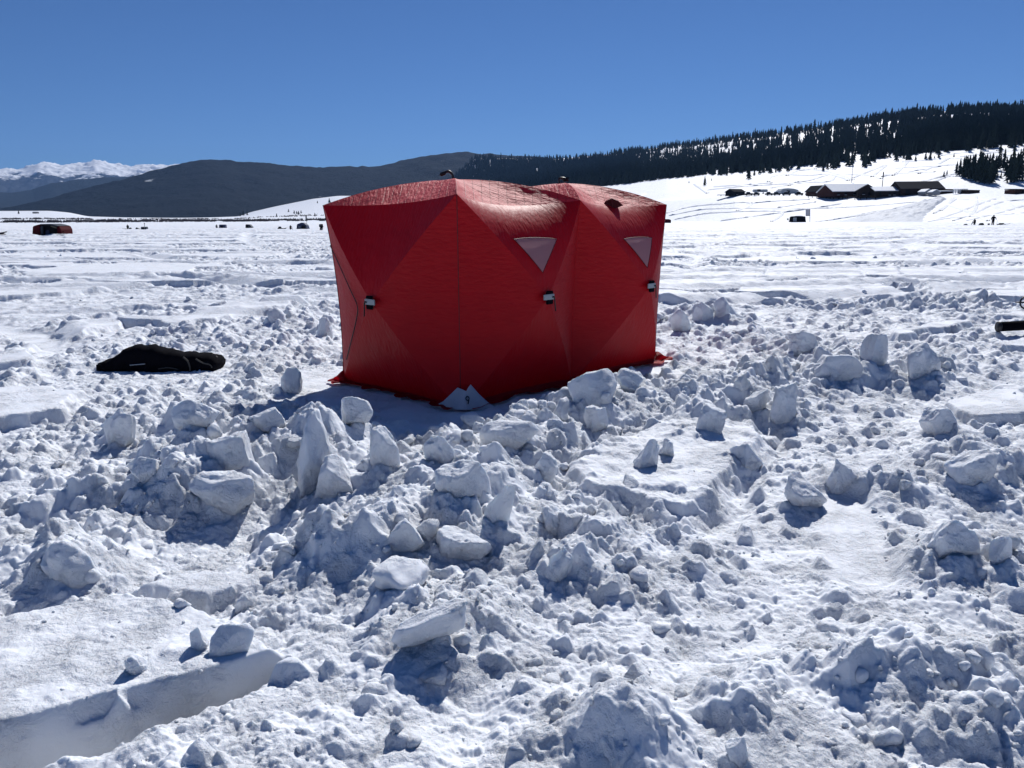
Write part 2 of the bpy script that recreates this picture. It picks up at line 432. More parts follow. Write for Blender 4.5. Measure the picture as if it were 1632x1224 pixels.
def near_height(X, Y):
    global BLOCK_BASES
    td = sdf_rect(X, Y)
    dc, qc = line_dist(X, Y, CREST)
    hc = np.interp(qc, np.arange(len(CREST_H)), CREST_H)
    wob = 1+.45*fbm(X*1.6, Y*1.6, 3)
    H = .05*fbm(X*.35, Y*.35, 3) + hc*np.exp(-(dc/.42)**2)*wob
    for (c, h, r) in MOUNDS:
        H = H + h*np.exp(-((X-c[0])**2+(Y-c[1])**2)/r**2)*wob
    for (c, h, r) in BLOCK_BASES:
        i0 = max(0, int((c[0]-3*r-GX0)/GS)); i1 = max(0, int((c[0]+3*r-GX0)/GS)); j0 = max(0, int((c[1]-3*r-GY0)/GS)); j1 = max(0, int((c[1]+3*r-GY0)/GS))
        xx = X[i0:i1, j0:j1]; yy = Y[i0:i1, j0:j1]
        H[i0:i1, j0:j1] += h*np.exp(-((xx-c[0])**2+(yy-c[1])**2)/r**2)*wob[i0:i1, j0:j1]
    pd = pile_density(X, Y)
    # mid-size relief
    wx = X+.10*fbm(X*3, Y*3, 2); wy = Y+.10*fbm(X*3+40, Y*3, 2)
    H = H + (.25+.75*pd)*(.13*fbm(wx*2.3, wy*2.3, 3)) + pd*.05*fbm(wx*6.5, wy*6.5, 2)
    bc = bag_clear(X, Y); H = H*(.15+.85*bc)
    # angular broken lumps, larger of overlapping
    Lm = np.zeros(X.shape, np.float32)
    n = 42000
    cx = RNG.uniform(GX0, GX1, n); cy = GY0+(GY1-GY0)*RNG.random(n)**1.25
    dens = pile_density(cx, cy)
    keep = RNG.random(n) < .12+dens
    for i in np.nonzero(keep)[0]:
        far = cy[i]/5.0
        r = min(.26, (.011+.060*RNG.random()**3)*(1+.35*far)*(1+.8*dens[i]**2*RNG.random()))
        ix0 = int((cx[i]-r-GX0)/GS); ix1 = int((cx[i]+r-GX0)/GS)+1
        iy0 = int((cy[i]-r-GY0)/GS); iy1 = int((cy[i]+r-GY0)/GS)+1
        if ix0 < 0 or iy0 < 0 or ix1 >= len(gx) or iy1 >= len(gy): continue
        lx = X[ix0:ix1, iy0:iy1]-cx[i]; ly = Y[ix0:ix1, iy0:iy1]-cy[i]
        hh = r*RNG.uniform(.35, .95)
        tx, ty = RNG.normal(0, .5, 2)
        z = hh + tx*lx + ty*ly - RNG.random()*.35*hh
        ph = RNG.random()*6.28; ns = RNG.integers(4, 7)
        for k in range(ns):
            a = ph + 6.283*k/ns + RNG.normal(0, .25)
            st = RNG.uniform(1.2, 4.0); ap = r*RNG.uniform(.55, .92)
            z = np.minimum(z, st*(ap-(lx*math.cos(a)+ly*math.sin(a))))
        if RNG.random() < .5:                              # half are rounded, crumbled lumps
            z = np.minimum(z, hh*1.15*(1-(lx*lx+ly*ly)/(r*r)*RNG.uniform(1.0,1.6)))
        sl = Lm[ix0:ix1, iy0:iy1]
        np.maximum(sl, z, out=sl)
    Lb = Lm
    for _ in range(3):
        Lb = (np.roll(Lb,1,0)+np.roll(Lb,-1,0)+np.roll(Lb,1,1)+np.roll(Lb,-1,1)+Lb*2)/6
    for _ in range(2):                                     # loose snow drifted between the lumps
        W = Lb.copy()
        for q in (4, 9): W = np.maximum(W, (np.roll(Lb,q,0)+np.roll(Lb,-q,0)+np.roll(Lb,q,1)+np.roll(Lb,-q,1))/4*.9)
        Lb = W
    H = H + .55*Lm + .40*Lb
    # crust and granules
    rough = .35+.65*pd
    fx = X+.03*fbm(X*9, Y*9, 2); fy = Y+.03*fbm(X*9+9, Y*9, 2)
    cm = sstep(-.25, .25, fbm(X*1.3+7, Y*1.3, 3))          # crumbled patches against smoother ones
    H = H + rough*(.055*(billow(fx*4.6, fy*4.6, 2)-.6)) + (.35+.65*np.maximum(pd, cm*.8))*(.040*(billow(fx*11, fy*11, 2)-.6)) + (.3+.7*cm)*.019*(billow(fx*27, fy*27, 2)-.6) + .007*np.clip(fbm(X*60, Y*60, 2), -.2, 1)
    # tread marks near the trail
    dt, qt = line_dist(X, Y, TRAIL)
    H = H - .05*np.exp(-(dt/.30)**2)
    # smooth sled scrape
    ds, qs = line_dist(X, Y, SLED)
    k = 1-sstep(.10, .20, ds+.03*fbm(X*6, Y*6, 2))
    H = H*(1-k) + k*(.01 - .02*np.abs(np.sin(ds*32)) *.5)
    # plates and ledges
    hp, mp = plate_field(X, Y)
    flat = .012*fbm(X*1.2, Y*1.2, 3)+.0015*fbm(X*40, Y*40, 2)
    H = H*(1-mp) + mp*(hp+flat)
    for pl, hh, w in LEDGES:
        d = poly_sdf(X, Y, pl) + .035*fbm(X*4, Y*4, 3) + .012*fbm(X*17, Y*17, 2)
        k = sstep(-w, w, d)
        dd = np.clip(d, 0, 1)
        top = hh - .05*sstep(0, 1.2, dd)*0 + flat*.8
        if hh < .1 and w < .03:
            H = H*(1-k)+k*(top+.25*(H-.05))
        elif hh > .1:
            clear = k*(.62-.45*sstep(.45, .9, fbm(X*2.2+5, Y*2.2, 3)*.5+.5))
            H = H*(1-clear) + clear*np.maximum(top, H*.25+hh*.75)
        else:
            H = H*(1-k) + k*top
        # scooped foot of the ledge
        foot = np.exp(-((d+.13)/.09)**2)*(d < .02)
        H = H - foot*.07*(hh > .1)
    dtr, qtr = line_dist(X, Y, TRENCH)
    tw = np.interp(qtr, [0,1,2,3,4], [.115,.105,.09,.065,.035])
    kt = np.exp(-(dtr/tw)**6)*np.interp(qtr, [0,1,3,3.6,4], [1,1,1,.8,0])
    H = H*(1-kt)+kt*(-.21+.03*fbm(X*5, Y*5, 3)+.03*(billow(X*13, Y*13, 2)-.6))
    lip = np.exp(-((dtr-tw-.07)/.05)**2)*(poly_sdf(X, Y, LEDGES[0][0]) < -.1)*np.interp(qtr, [0,1,3,3.6,4], [1,1,1,.6,0])
    H = H + lip*(.012+.02*fbm(X*7, Y*7, 3))
    # shovelled floor round the tent
    pw = pit_width(X, Y)
    k = 1-sstep(pw*.55, pw*1.25, td+.14*fbm(X*2.3, Y*2.3, 3))
    H = H*(1-k)+k*(-.01+.012*fbm(X*3, Y*3, 3)+.004*fbm(X*30, Y*30, 2))
    return H

# ------------------------------------------------------------------ far field
def far_height(x, y):
    r = np.hypot(x, y)
    fine = 1/(1+(r/60)**2)
    wx = x+.6*fbm(x*.25, y*.25, 2); wy = y+.6*fbm(x*.25+50, y*.25, 2)
    q = fbm(wx*.12+3.7, wy*.30+1.1, 3)
    m = sstep(.13, .13+.012*(1+r/25), q+.05*fbm(x*1.6, y*1.6, 3)-.4*sstep(22, 15, r))
    H = .03*fbm(x*.35, y*.35, 3)*sstep(300, 60, r)
    w1 = sstep(55, 25, r); w2 = sstep(20, 45, r)*sstep(330, 160, r); w3 = sstep(100, 190, r)
    lump = sstep(-.35, .25, fbm(x*.23+9, y*.4, 3))
    rub = (.25+.75*lump)*(np.where(x < -.5, 1.0, 1.5)*w1*(.015*(billow(x*1.6, y*1.6, 2)-.6) + .035*fbm(x*7.5, y*7.5, 2) + .085*(billow(wx*3.4, wy*3.4, 3)-.6) + .09*fbm(wx*3.1, wy*3.1, 3) + .09*np.clip(fbm(x*5.5, y*5.5, 2)-.1, 0, 1)*1.6)
          + w2*(.02*fbm(x*.9, y*1.6, 3) + .16*fbm(x*2.1, y*3.2, 3) + .16*(billow(x*3.6, y*4.4, 2)-.6)*sstep(120, 70, r) + .08*fbm(x*6, y*7, 2)*sstep(80, 45, r) + .13*fbm(x*1.1, y*1.9, 2)*sstep(60, 110, r)) + w3*(.12*fbm(x*.3, y*.9, 3)+.07*fbm(x*.9, y*1.4, 2)))
    rub = rub + sstep(10, 16, r)*sstep(160, 90, r)*.075*fbm(x*.14+y*.03, y*2.0-x*.05, 2)*(.4+.6*sstep(-.2, .3, fbm(x*.05, y*.12+8, 2)))
    H = H + (1-m)*rub + m*(.13+.01*fbm(x*.9, y*.9, 2))
    hp, mp = plate_field(x, y)
    H = H*(1-mp)+mp*(hp+.01*fbm(x*1.2, y*1.2, 3))
    for T in TRACKS:
        lo = T.min(0)-1.2; hi = T.max(0)+1.2
        s = (x > lo[0]) & (x < hi[0]) & (y > lo[1]) & (y < hi[1])
        if not s.any(): continue
        d, _ = line_dist(x[s], y[s], T)
        wd = 1+r[s]/90; ok = sstep(-.35, .1, fbm(x[s]*.06+T[0,1], y[s]*.06, 2))
        g = np.exp(-(d/(.26*wd))**2)*ok; b = np.exp(-((d-.5*wd)/(.17*wd))**2)*ok
        H[s] = H[s]*(1-g)+g*(-.05) + b*(.045+.03*fbm(x[s]*4, y[s]*4, 2))
    return H*sstep(1500, 700, r)

HN = near_height(X, Y).astype(np.float32)
del X, Y
def sample_near(x, y):
    fx = np.clip((x-GX0)/GS, 0, len(gx)-1.001); fy = np.clip((y-GY0)/GS, 0, len(gy)-1.001)
    ix = fx.astype(int); iy = fy.astype(int); fx = fx-ix; fy = fy-iy
    return (HN[ix,iy]*(1-fx)+HN[ix+1,iy]*fx)*(1-fy)+(HN[ix,iy+1]*(1-fx)+HN[ix+1,iy+1]*fx)*fy
def near_weight(x, y):
    return sstep(0, 1.6, np.minimum(np.minimum(x-GX0, GX1-gx_eps-x), np.minimum(y-GY0+1.6, GY1-gx_eps-y)))
gx_eps = .05
def ground(x, y):
    x = np.atleast_1d(np.asarray(x, float)); y = np.atleast_1d(np.asarray(y, float))
    w = near_weight(x, y)
    H = np.zeros(x.shape)
    a = w > .999
    H[a] = sample_near(x[a], y[a])
    b = ~a
    if b.any():
        H[b] = far_height(x[b], y[b])*(1-w[b]) + sample_near(x[b], y[b])*w[b]
    return H
def on_ground(px, py):
    """the first place where the pixel's ray meets the snow"""
    d = ray(px, py)
    t0 = (.7-CAM_H)/d[2]; t1 = (-.4-CAM_H)/d[2]
    ts = np.linspace(t0, t1, 400)
    P = np.array([0,0,CAM_H])[None]+ts[:,None]*d[None]
    h = ground(P[:,0], P[:,1])
    i = np.argmax(P[:,2] <= h)
    return np.array([P[i,0], P[i,1], h[i]])

# ------------------------------------------------------------------ the snow-covered lake as one sheet
inner = np.linspace(-R_(38), R_(38), 1050)
side = np.linspace(R_(38), R_(60), 190)[1:]
outer = np.linspace(R_(60), 2*math.pi-R_(60), 90)[1:-1]
az = np.concatenate([inner, side, outer, 2*math.pi-side[::-1]])
rr = np.concatenate([np.geomspace(.12, 1.5, 40)[:-1], np.geomspace(1.5, 13, 1050)[:-1], np.geomspace(13, 130, 1000)[:-1], np.geomspace(130, 450, 480)[:-1], np.geomspace(450, 1500, 90)])
nA, nR = len(az), len(rr)
sa, ca = np.sin(az), np.cos(az)
PX = (rr[:,None]*sa[None]).ravel(); PY = (rr[:,None]*ca[None]).ravel()
PZ = ground(PX, PY)
V = np.column_stack([PX, PY, PZ])
V = np.vstack([V, [[0,0,0]]])
i0 = np.arange(nR-1)[:,None]*nA; j = np.arange(nA)[None]; j1 = (j+1) % nA
F = np.stack([i0+j, i0+nA+j, i0+nA+j1, i0+j1], -1).reshape(-1,4)[:, ::-1]
me = np_mesh('snow_covered_lake', V, F)
lake = tag(link('snow_covered_lake', me, M_SNOW), 'white snow-covered lake surface with churned tracks and smooth plates', kind='structure')
del V, F, PX, PY, PZ

# ------------------------------------------------------------------ broken snow: prototypes
def ico(sub):
    bm = bmesh.new(); bmesh.ops.create_icosphere(bm, subdivisions=sub, radius=1.0)
    v = np.array([x.co[:] for x in bm.verts]); f = np.array([[q.index for q in p.verts] for p in bm.faces]); bm.free()
    return v, f
ICO = {k: ico(k) for k in (1,2,3,4,5)}
def chunk_shape(sub, rng, planes=7, rough=.08, sharp=.5, flat=None, freq=1.8, fine=.03):
    """a broken block: a few flat cut faces, crumbly elsewhere"""
    v, f = ICO[sub]
    n = rng.normal(size=(planes,3)); n /= np.linalg.norm(n, axis=1)[:,None]
    if flat is not None:
        n[0] = (0,0,1); n[1] = (0,0,-1)
    d = rng.uniform(sharp*.85, .9, planes)
    if flat is not None: d[0] = flat*.8; d[1] = flat
    off = rng.uniform(-50, 50, 3)
    vv = v + .09*np.stack([noise3(v*1.7+off), noise3(v*1.7+off+20), noise3(v*1.7+off+40)], -1)
    dots = vv @ n.T
    r = np.full(len(v), 1.0)*(1+.25*noise3(v*1.4-off))
    for k in range(planes):
        q = dots[:,k]
        r = np.minimum(r, np.where(q > 1e-3, d[k]/np.maximum(q, 1e-3), 9))
    p = v*r[:,None]
    crumb = sstep(-.1, .5, noise3(v*1.6+off+9))          # parts of the skin are crumbled, parts cut clean
    big = rough*noise3(p*freq*1.6+off)
    mid_ = rough*.9*(.55-np.abs(noise3(p*freq*3.4+off)))*(.25+crumb)
    p = p*(1+big+mid_)[:,None]
    if fine > 0 and sub >= 3:
        g = fine*((.5-np.abs(noise3(p*9+off)))*.9 + .6*(.5-np.abs(noise3(p*19+off))) + .45*noise3(p*38+off))
        p = p + v*(g*(.25+crumb))[:,None]
    return p, f

def scatter(name, n, sub, smin, smax, rmin, rmax, label, power=2.2, protos=28, density=pile_density, base=.0, az_lim=R_(48), rad_pow=1.0):
    P = [chunk_shape(sub, RNG, RNG.integers(6,10), .17, .5, None if RNG.random() < .6 else RNG.uniform(.3,.6)) for _ in range(protos)]
    m = int(n*3.5)
    a = RNG.uniform(-az_lim, az_lim, m)
    r = rmin+(rmax-rmin)*RNG.random(m)**rad_pow
    x, y = r*np.sin(a), r*np.cos(a)
    d = density(x, y)
    _, mp = plate_field(x, y)
    for pl, hh, w in LEDGES:
        s = poly_sdf(x, y, pl)
        d = d*np.where(s > -.02, .10 if hh > .1 else .3, 1)
    dtr, _ = line_dist(x, y, TRENCH); d = d*sstep(.08, .2, dtr)
    d = d*(1-.93*mp)
    ds, _ = line_dist(x, y, SLED); d = d*sstep(.1, .25, ds)
    k = RNG.random(m) < (d+base)
    x, y = x[k][:n], y[k][:n]; n = len(x)
    z = ground(x, y)
    s = (smin+(smax-smin)*RNG.random(n)**power)*(1+.03*np.hypot(x, y))
    Vs, Fs = [], []; base_i = 0
    which = RNG.integers(0, protos, n)
    for q in range(protos):
        idx = np.nonzero(which == q)[0]
        if not len(idx): continue
        p, f = P[q]
        th = RNG.uniform(0, 6.283, len(idx)); tl = RNG.normal(0, .7, len(idx)); t2 = RNG.uniform(0, 6.283, len(idx))
        sc = RNG.uniform(.7, 1.25, (len(idx),3))*s[idx][:,None]
        pv = p[None]*sc[:,None]
        c, s_ = np.cos(tl)[:,None], np.sin(tl)[:,None]
        yy = pv[...,1]*c-pv[...,2]*s_; zz = pv[...,1]*s_+pv[...,2]*c; xx = pv[...,0]
        c, s_ = np.cos(th)[:,None], np.sin(th)[:,None]
        xx, yy = xx*c-yy*s_, xx*s_+yy*c
        zc = z[idx]+s[idx]*RNG.uniform(-.45, .25, len(idx))
        vv = np.stack([xx+x[idx][:,None], yy+y[idx][:,None], zz+zc[:,None]], -1)
        Vs.append(vv.reshape(-1,3))
        Fs.append((f[None]+(np.arange(len(idx))*len(p))[:,None,None]+base_i).reshape(-1,3))
        base_i += len(idx)*len(p)
    me = np_mesh(name, np.vstack(Vs), np.vstack(Fs))
    return tag(link(name, me, M_SNOW), label, kind='stuff')
scatter('snow_crumbs', 7000, 1, .003, .014, 1.5, 9.0, 'fine white crumbs of broken snow lying over the churned surface', 2.4, base=.05, rad_pow=.9)
scatter('snow_rubble', 950, 2, .012, .055, 1.6, 13.0, 'loose white lumps of broken snow strewn round the tent', 2.6, base=.01)
scatter('snow_clods', 90, 4, .045, .13, 2.4, 13.0, 'larger white clods of shovelled snow heaped round the tent', 2.0, rad_pow=.8, protos=24)
def far_density(x, y): return np.clip(-.05+1.2*fbm(x*.3, y*.3, 3), 0, 1)
scatter('snow_lumps', 420, 2, .02, .06, 11, 45, 'small white lumps of snow scattered over the open lake', 2.5, density=far_density, az_lim=R_(42))

# ------------------------------------------------------------------ large snow blocks, each a thing
def snow_block(px, py, wpx, hpx, depth, label, seed, rot=(0,0,0), sub=5, planes=11, rough=.11, sharp=.55, flat=None, sink=.55, box=1.0, fine=.06):
    rng = np.random.default_rng(seed)
    p = on_ground(px, py)
    dist = math.hypot(p[0], p[1])
    w = .80*wpx*math.hypot(dist, CAM_H)/FPX; h = .82*hpx*math.hypot(dist, CAM_H)/FPX
    d = w*depth
    v, f = chunk_shape(sub, rng, planes, rough, sharp, flat, fine=fine)
    ext = v.max(0)-v.min(0); v = (v-(v.max(0)+v.min(0))/2)/ext          # unit box
    v = v*np.array([w, d, h*(1+sink)])
    E = np.array(Euler(rot).to_matrix())
    v = v @ E.T
    v[:,2] += -v[:,2].min() - h*sink
    if abs(rot[0])+abs(rot[1]) > .05:
        k = h*(1+sink)/(v[:,2].max()-v[:,2].min()); v[:,2] = (v[:,2]+h*sink)*k-h*sink
    me = np_mesh('snow_block', v, f)
    o = link('snow_block', me, M_SNOW, loc=(p[0], p[1]+d*.35, p[2]))
    tag(o, label, 'snow block', 'broken blocks of snow piled round the tent')
    return o
for i, (px, py, w, h, dp, lab, kw) in enumerate(BLOCKS):
    snow_block(px, py, w, h, dp, lab, 100+i, **kw)

# ------------------------------------------------------------------ tent
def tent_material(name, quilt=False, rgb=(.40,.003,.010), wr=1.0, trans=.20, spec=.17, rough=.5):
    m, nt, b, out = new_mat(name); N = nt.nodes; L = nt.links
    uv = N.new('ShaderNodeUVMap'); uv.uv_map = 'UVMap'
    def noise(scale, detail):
        mp = N.new('ShaderNodeMapping'); mp.inputs['Scale'].default_value = (*scale, 1)
        L.new(uv.outputs['UV'], mp.inputs['Vector'])
        n = N.new('ShaderNodeTexNoise'); n.inputs['Scale'].default_value = 1; n.inputs['Detail'].default_value = detail
        L.new(mp.outputs['Vector'], n.inputs['Vector']); return n
    n1 = noise((34,11), 6); n2 = noise((5,5), 4); n3 = noise((700,700), 1)
    b1 = N.new('ShaderNodeBump'); b1.inputs['Distance'].default_value = .016*wr; b1.inputs['Strength'].default_value = .8
    L.new(n1.outputs['Fac'], b1.inputs['Height'])
    b2 = N.new('ShaderNodeBump'); b2.inputs['Distance'].default_value = .02*wr; b2.inputs['Strength'].default_value = .6
    L.new(n2.outputs['Fac'], b2.inputs['Height']); L.new(b1.outputs['Normal'], b2.inputs['Normal'])
    b3 = N.new('ShaderNodeBump'); b3.inputs['Distance'].default_value = .0006; b3.inputs['Strength'].default_value = .5
    L.new(n3.outputs['Fac'], b3.inputs['Height']); L.new(b2.outputs['Normal'], b3.inputs['Normal'])
    last = b3
    mx = N.new('ShaderNodeMix'); mx.data_type = 'RGBA'
    mx.inputs['A'].default_value = (*[c*.85 for c in rgb],1); mx.inputs['B'].default_value = (*[min(1,c*1.15) for c in rgb],1)
    L.new(n2.outputs['Fac'], mx.inputs['Factor'])
    colr = mx.outputs['Result']
    if quilt:
        sep = N.new('ShaderNodeSeparateXYZ'); L.new(uv.outputs['UV'], sep.inputs['Vector'])
        masks = []
        for ax in ('X','Y'):
            d = N.new('ShaderNodeMath'); d.operation = 'DIVIDE'; d.inputs[1].default_value = .085; L.new(sep.outputs[ax], d.inputs[0])
            fr = N.new('ShaderNodeMath'); fr.operation = 'PINGPONG'; fr.inputs[1].default_value = .5; L.new(d.outputs[0], fr.inputs[0])
            mr = N.new('ShaderNodeMapRange'); mr.inputs['From Min'].default_value = 0; mr.inputs['From Max'].default_value = .075
            L.new(fr.outputs[0], mr.inputs['Value']); masks.append(mr)
        mn = N.new('ShaderNodeMath'); mn.operation = 'MINIMUM'
        L.new(masks[0].outputs['Result'], mn.inputs[0]); L.new(masks[1].outputs['Result'], mn.inputs[1])
        b4 = N.new('ShaderNodeBump'); b4.inputs['Distance'].default_value = .003; b4.inputs['Strength'].default_value = .6
        L.new(mn.outputs[0], b4.inputs['Height']); L.new(last.outputs['Normal'], b4.inputs['Normal']); last = b4
        m2 = N.new('ShaderNodeMix'); m2.data_type = 'RGBA'
        m2.inputs['A'].default_value = (rgb[0]*.5, rgb[1]*.5, rgb[2]*.5, 1)
        L.new(mn.outputs[0], m2.inputs['Factor']); L.new(colr, m2.inputs['B']); colr = m2.outputs['Result']
    L.new(colr, b.inputs['Base Color']); L.new(last.outputs['Normal'], b.inputs['Normal'])
    b.inputs['Roughness'].default_value = rough; b.inputs['Specular IOR Level'].default_value = spec
    tr = N.new('ShaderNodeBsdfTranslucent'); tr.inputs['Color'].default_value = (min(1,rgb[0]*1.5), rgb[1]*1.3, rgb[2]*1.3, 1)
    ms = N.new('ShaderNodeMixShader'); ms.inputs['Fac'].default_value = trans
    L.new(b.outputs[0], ms.inputs[1]); L.new(tr.outputs[0], ms.inputs[2]); L.new(ms.outputs[0], out.inputs['Surface'])
    return m
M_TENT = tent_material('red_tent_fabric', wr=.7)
M_ROOF = tent_material('sunlit_red_quilted_roof', quilt=True, wr=1.6, rgb=(.55,.03,.045), spec=.34, rough=.62)  # same fabric as the walls, sunlit pink put into its paler base colour
M_SEAM = plain('dark_red_binding', (.09,.006,.010), .6, .3)
M_TENTDARK = plain('dark_red_vent_shade', (.06,.004,.006), .7, .2)
m, nt, b, out = new_mat('clear_vinyl')
M_VINYL = m
b.inputs['Base Color'].default_value = (.72,.52,.56,1); b.inputs['Roughness'].default_value = .28
tr = nt.nodes.new('ShaderNodeBsdfTransparent'); tr.inputs['Color'].default_value = (.8,.75,.8,1)
tl = nt.nodes.new('ShaderNodeBsdfTranslucent'); tl.inputs['Color'].default_value = (.8,.55,.6,1)
ms = nt.nodes.new('ShaderNodeMixShader'); ms.inputs['Fac'].default_value = .5
nt.links.new(b.outputs[0], ms.inputs[1]); nt.links.new(tl.outputs[0], ms.inputs[2])
ms2 = nt.nodes.new('ShaderNodeMixShader'); ms2.inputs['Fac'].default_value = .38
nt.links.new(ms.outputs[0], ms2.inputs[1]); nt.links.new(tr.outputs[0], ms2.inputs[2]); nt.links.new(ms2.outputs[0], out.inputs['Surface'])
nz = nt.nodes.new('ShaderNodeTexNoise'); nz.inputs['Scale'].default_value = 1
mp = nt.nodes.new('ShaderNodeMapping'); mp.inputs['Scale'].default_value = (60,60,6)
tc = nt.nodes.new('ShaderNodeTexCoord'); nt.links.new(tc.outputs['Object'], mp.inputs['Vector']); nt.links.new(mp.outputs['Vector'], nz.inputs['Vector'])
bp = nt.nodes.new('ShaderNodeBump'); bp.inputs['Distance'].default_value = .01; bp.inputs['Strength'].default_value = .6
nt.links.new(nz.outputs['Fac'], bp.inputs['Height']); nt.links.new(bp.outputs['Normal'], b.inputs['Normal'])

P3 = lambda q, z: np.array([q[0], q[1], z])
TP = {}
TP['N'] = P3(TN,-.02); TP['L'] = P3(TL,-.02); TP['R'] = P3(TR,-.02); TP['B'] = P3(TB,-.02)
TP['M'] = (TP['N']+TP['R'])/2; TP['W'] = (TP['L']+TP['B'])/2
TP['n'] = AT(728,309,TN[1]); TP['l'] = AT(515,327,TL[1]); TP['r'] = AT(1062,326,TR[1]); TP['m'] = AT(925,319,(TN[1]+TR[1])/2)
TP['b'] = TP['l']+TP['r']-TP['n']; TP['w'] = TP['m']+TP['l']-TP['n']
TE1 = (TR-TN)/np.linalg.norm(TR-TN); TE2 = (TL-TN)/np.linalg.norm(TL-TN)
def hub_on(px, py, base, nrm, off):
    d = ray(px, py); o = np.array([0,0,CAM_H]); n3 = np.array([nrm[0], nrm[1], 0]); p0 = np.array([*base, 0])+n3*off
    t = ((p0-o) @ n3)/(d @ n3); return o+d*t
NF = np.array([TE1[1], -TE1[0]]); NL = -TE1
TP['h1'] = hub_on(873,474,(TN+TR)/2,NF,.26)
TP['h2'] = hub_on(1036,456,(TN+TR)/2,NF,.26)
TP['h3'] = hub_on(592,482,(TN+TL)/2,NL,.30)
mid = lambda *k: sum(TP[q] for q in k)/len(k)
TP['h4'] = mid('L','W','l','w')+P3(-NF*.28,0); TP['h5'] = mid('W','B','w','b')+P3(-NF*.28,0); TP['h6'] = mid('R','B','r','b')+P3(-NL*.28,0)
TP['t1'] = AT(724,286,(TP['n'][1]+TP['w'][1])/2); TP['t2'] = AT(897,292,(TP['m'][1]+TP['b'][1])/2)
nF, nL = P3(NF,0), P3(NL,0); UP = np.array([0,0,1.])
SAG = {}
def sag(a, b, v): SAG[frozenset((a,b))] = v
sag('n','m', -nF*.19-UP*.07); sag('m','r', -nF*.16-UP*.04); sag('n','l', -nL*.10-UP*.035)
sag('l','w', nF*.15-UP*.08); sag('w','b', nF*.13-UP*.05); sag('r','b', nL*.10-UP*.04)
sag('N','n', -(nF+nL)*.015); sag('L','l', (nF-nL*.2)*.07); sag('R','r', (nL*.6-nF*.3)*.03); sag('B','b', (nF+nL)*.05)
sag('m','w', -UP*.10); sag('M','m', -nF*.03); sag('W','w', nF*.03)
for k, (c, nn) in {'h1':('nmNM',nF),'h2':('mrMR',nF),'h3':('nlNL',nL),'h4':('lwLW',-nF),'h5':('wbWB',-nF),'h6':('rbRB',-nL)}.items():
    for q in c: sag(k, q, nn*.035)
for k, c in {'t1':'nmwl','t2':'mrbw'}.items():
    for q in c: sag(k, q, UP*.055)
sag('N','M', -nF*.03); sag('M','R', -nF*.03); sag('N','L', -nL*.03)
ZERO = np.zeros(3)
def tri_eval(T, B, bulge=None):
    """T three point keys, B barycentric (k,3)"""
    A = [TP[t] for t in T]
    p = B @ np.array(A)
    for i, j in ((0,1),(1,2),(2,0)):
        s = SAG.get(frozenset((T[i],T[j])), ZERO)
        p = p + (4*B[:,i]*B[:,j])[:,None]*s[None]
    if bulge is not None:
        p = p + (27*B[:,0]*B[:,1]*B[:,2])[:,None]*bulge[None]
    return p
def tri_grid(n, C=None):
    B = []; idx = {}
    for i in range(n+1):
        for j in range(n+1-i):
            idx[i,j] = len(B); B.append((i/n, j/n, (n-i-j)/n))
    F = []
    for i in range(n):
        for j in range(n-i):
            F.append((idx[i,j], idx[i+1,j], idx[i,j+1]))
            if i+j < n-1: F.append((idx[i+1,j], idx[i+1,j+1], idx[i,j+1]))
    B = np.array(B)
    if C is not None: B = B @ np.array(C)
    return B, np.array(F)
TOPS = {}                                              # bulge per triangle
def tri_bulge(T): return TOPS.get(tuple(T), ZERO)
def fabric(name, tris, mat, parent, n=40, wr=.004):
    Vs, Fs, UVs, k = [], [], [], 0
    for T in tris:
        B, F = tri_grid(n)
        p = tri_eval(T, B, tri_bulge(T))
        A = [TP[t] for t in T]
        e = A[1]-A[0]; e = e/np.linalg.norm(e); nn = np.cross(e, A[2]-A[0]); nn = nn/np.linalg.norm(nn); f = np.cross(nn, e)
        uv = np.column_stack([(p-A[0]) @ e, (p-A[0]) @ f])
        edge = np.clip(27*B[:,0]*B[:,1]*B[:,2]*2, 0, 1)
        # creases that fan from the corners plus soft cockling
        w = wr*edge*(fbm(uv[:,0]*7+k*.01, uv[:,1]*2.2, 3)+.6*fbm(uv[:,0]*2.5, uv[:,1]*6+k*.01, 2))
        p = p + w[:,None]*nn[None]
        Vs.append(p); Fs.append(F+k); UVs.append(uv); k += len(p)
    V, F, UV = np.vstack(Vs), np.vstack(Fs), np.vstack(UVs)
    me = np_mesh(name, V, F)
    lay = me.uv_layers.new(name='UVMap')
    lay.data.foreach_set('uv', np.ascontiguousarray(UV[F.ravel()], np.float32).ravel())
    return link(name, me, mat, parent)
TOPS[('n','m','h1')] = nF*.03+UP*.06; TOPS[('m','r','h2')] = nF*.03+UP*.05
TOPS[('n','l','h3')] = -nL*.03
TOPS[('t1','n','m')] = -UP*.05; TOPS[('t2','m','r')] = -UP*.05; TOPS[('t1','l','n')] = -UP*.03
for a in (('t1','m','w'),('t1','w','l'),('t2','r','b'),('t2','b','w'),('t2','w','m')): TOPS[a] = -UP*.05
tent = tag(empty('hub_tent', (0,0,0)), 'large red two-hub ice fishing tent standing in the shovelled snow', 'tent')
def wall(P, Q, h, p, q, nm='wall_panel'):
    return [(P,Q,h),(Q,q,h),(q,p,h),(p,P,h)]
wf1 = fabric('wall_panel', wall('n','m','h1','N','M'), M_TENT, tent, 44)
wf2 = fabric('wall_panel', wall('m','r','h2','M','R'), M_TENT, tent, 44)
fabric('end_wall_panel', wall('n','l','h3','N','L'), M_TENT, tent, 44)
fabric('wall_panel', wall('l','w','h4','L','W')+wall('w','b','h5','W','B'), M_TENT, tent, 24)
fabric('end_wall_panel', wall('r','b','h6','R','B'), M_TENT, tent, 24)
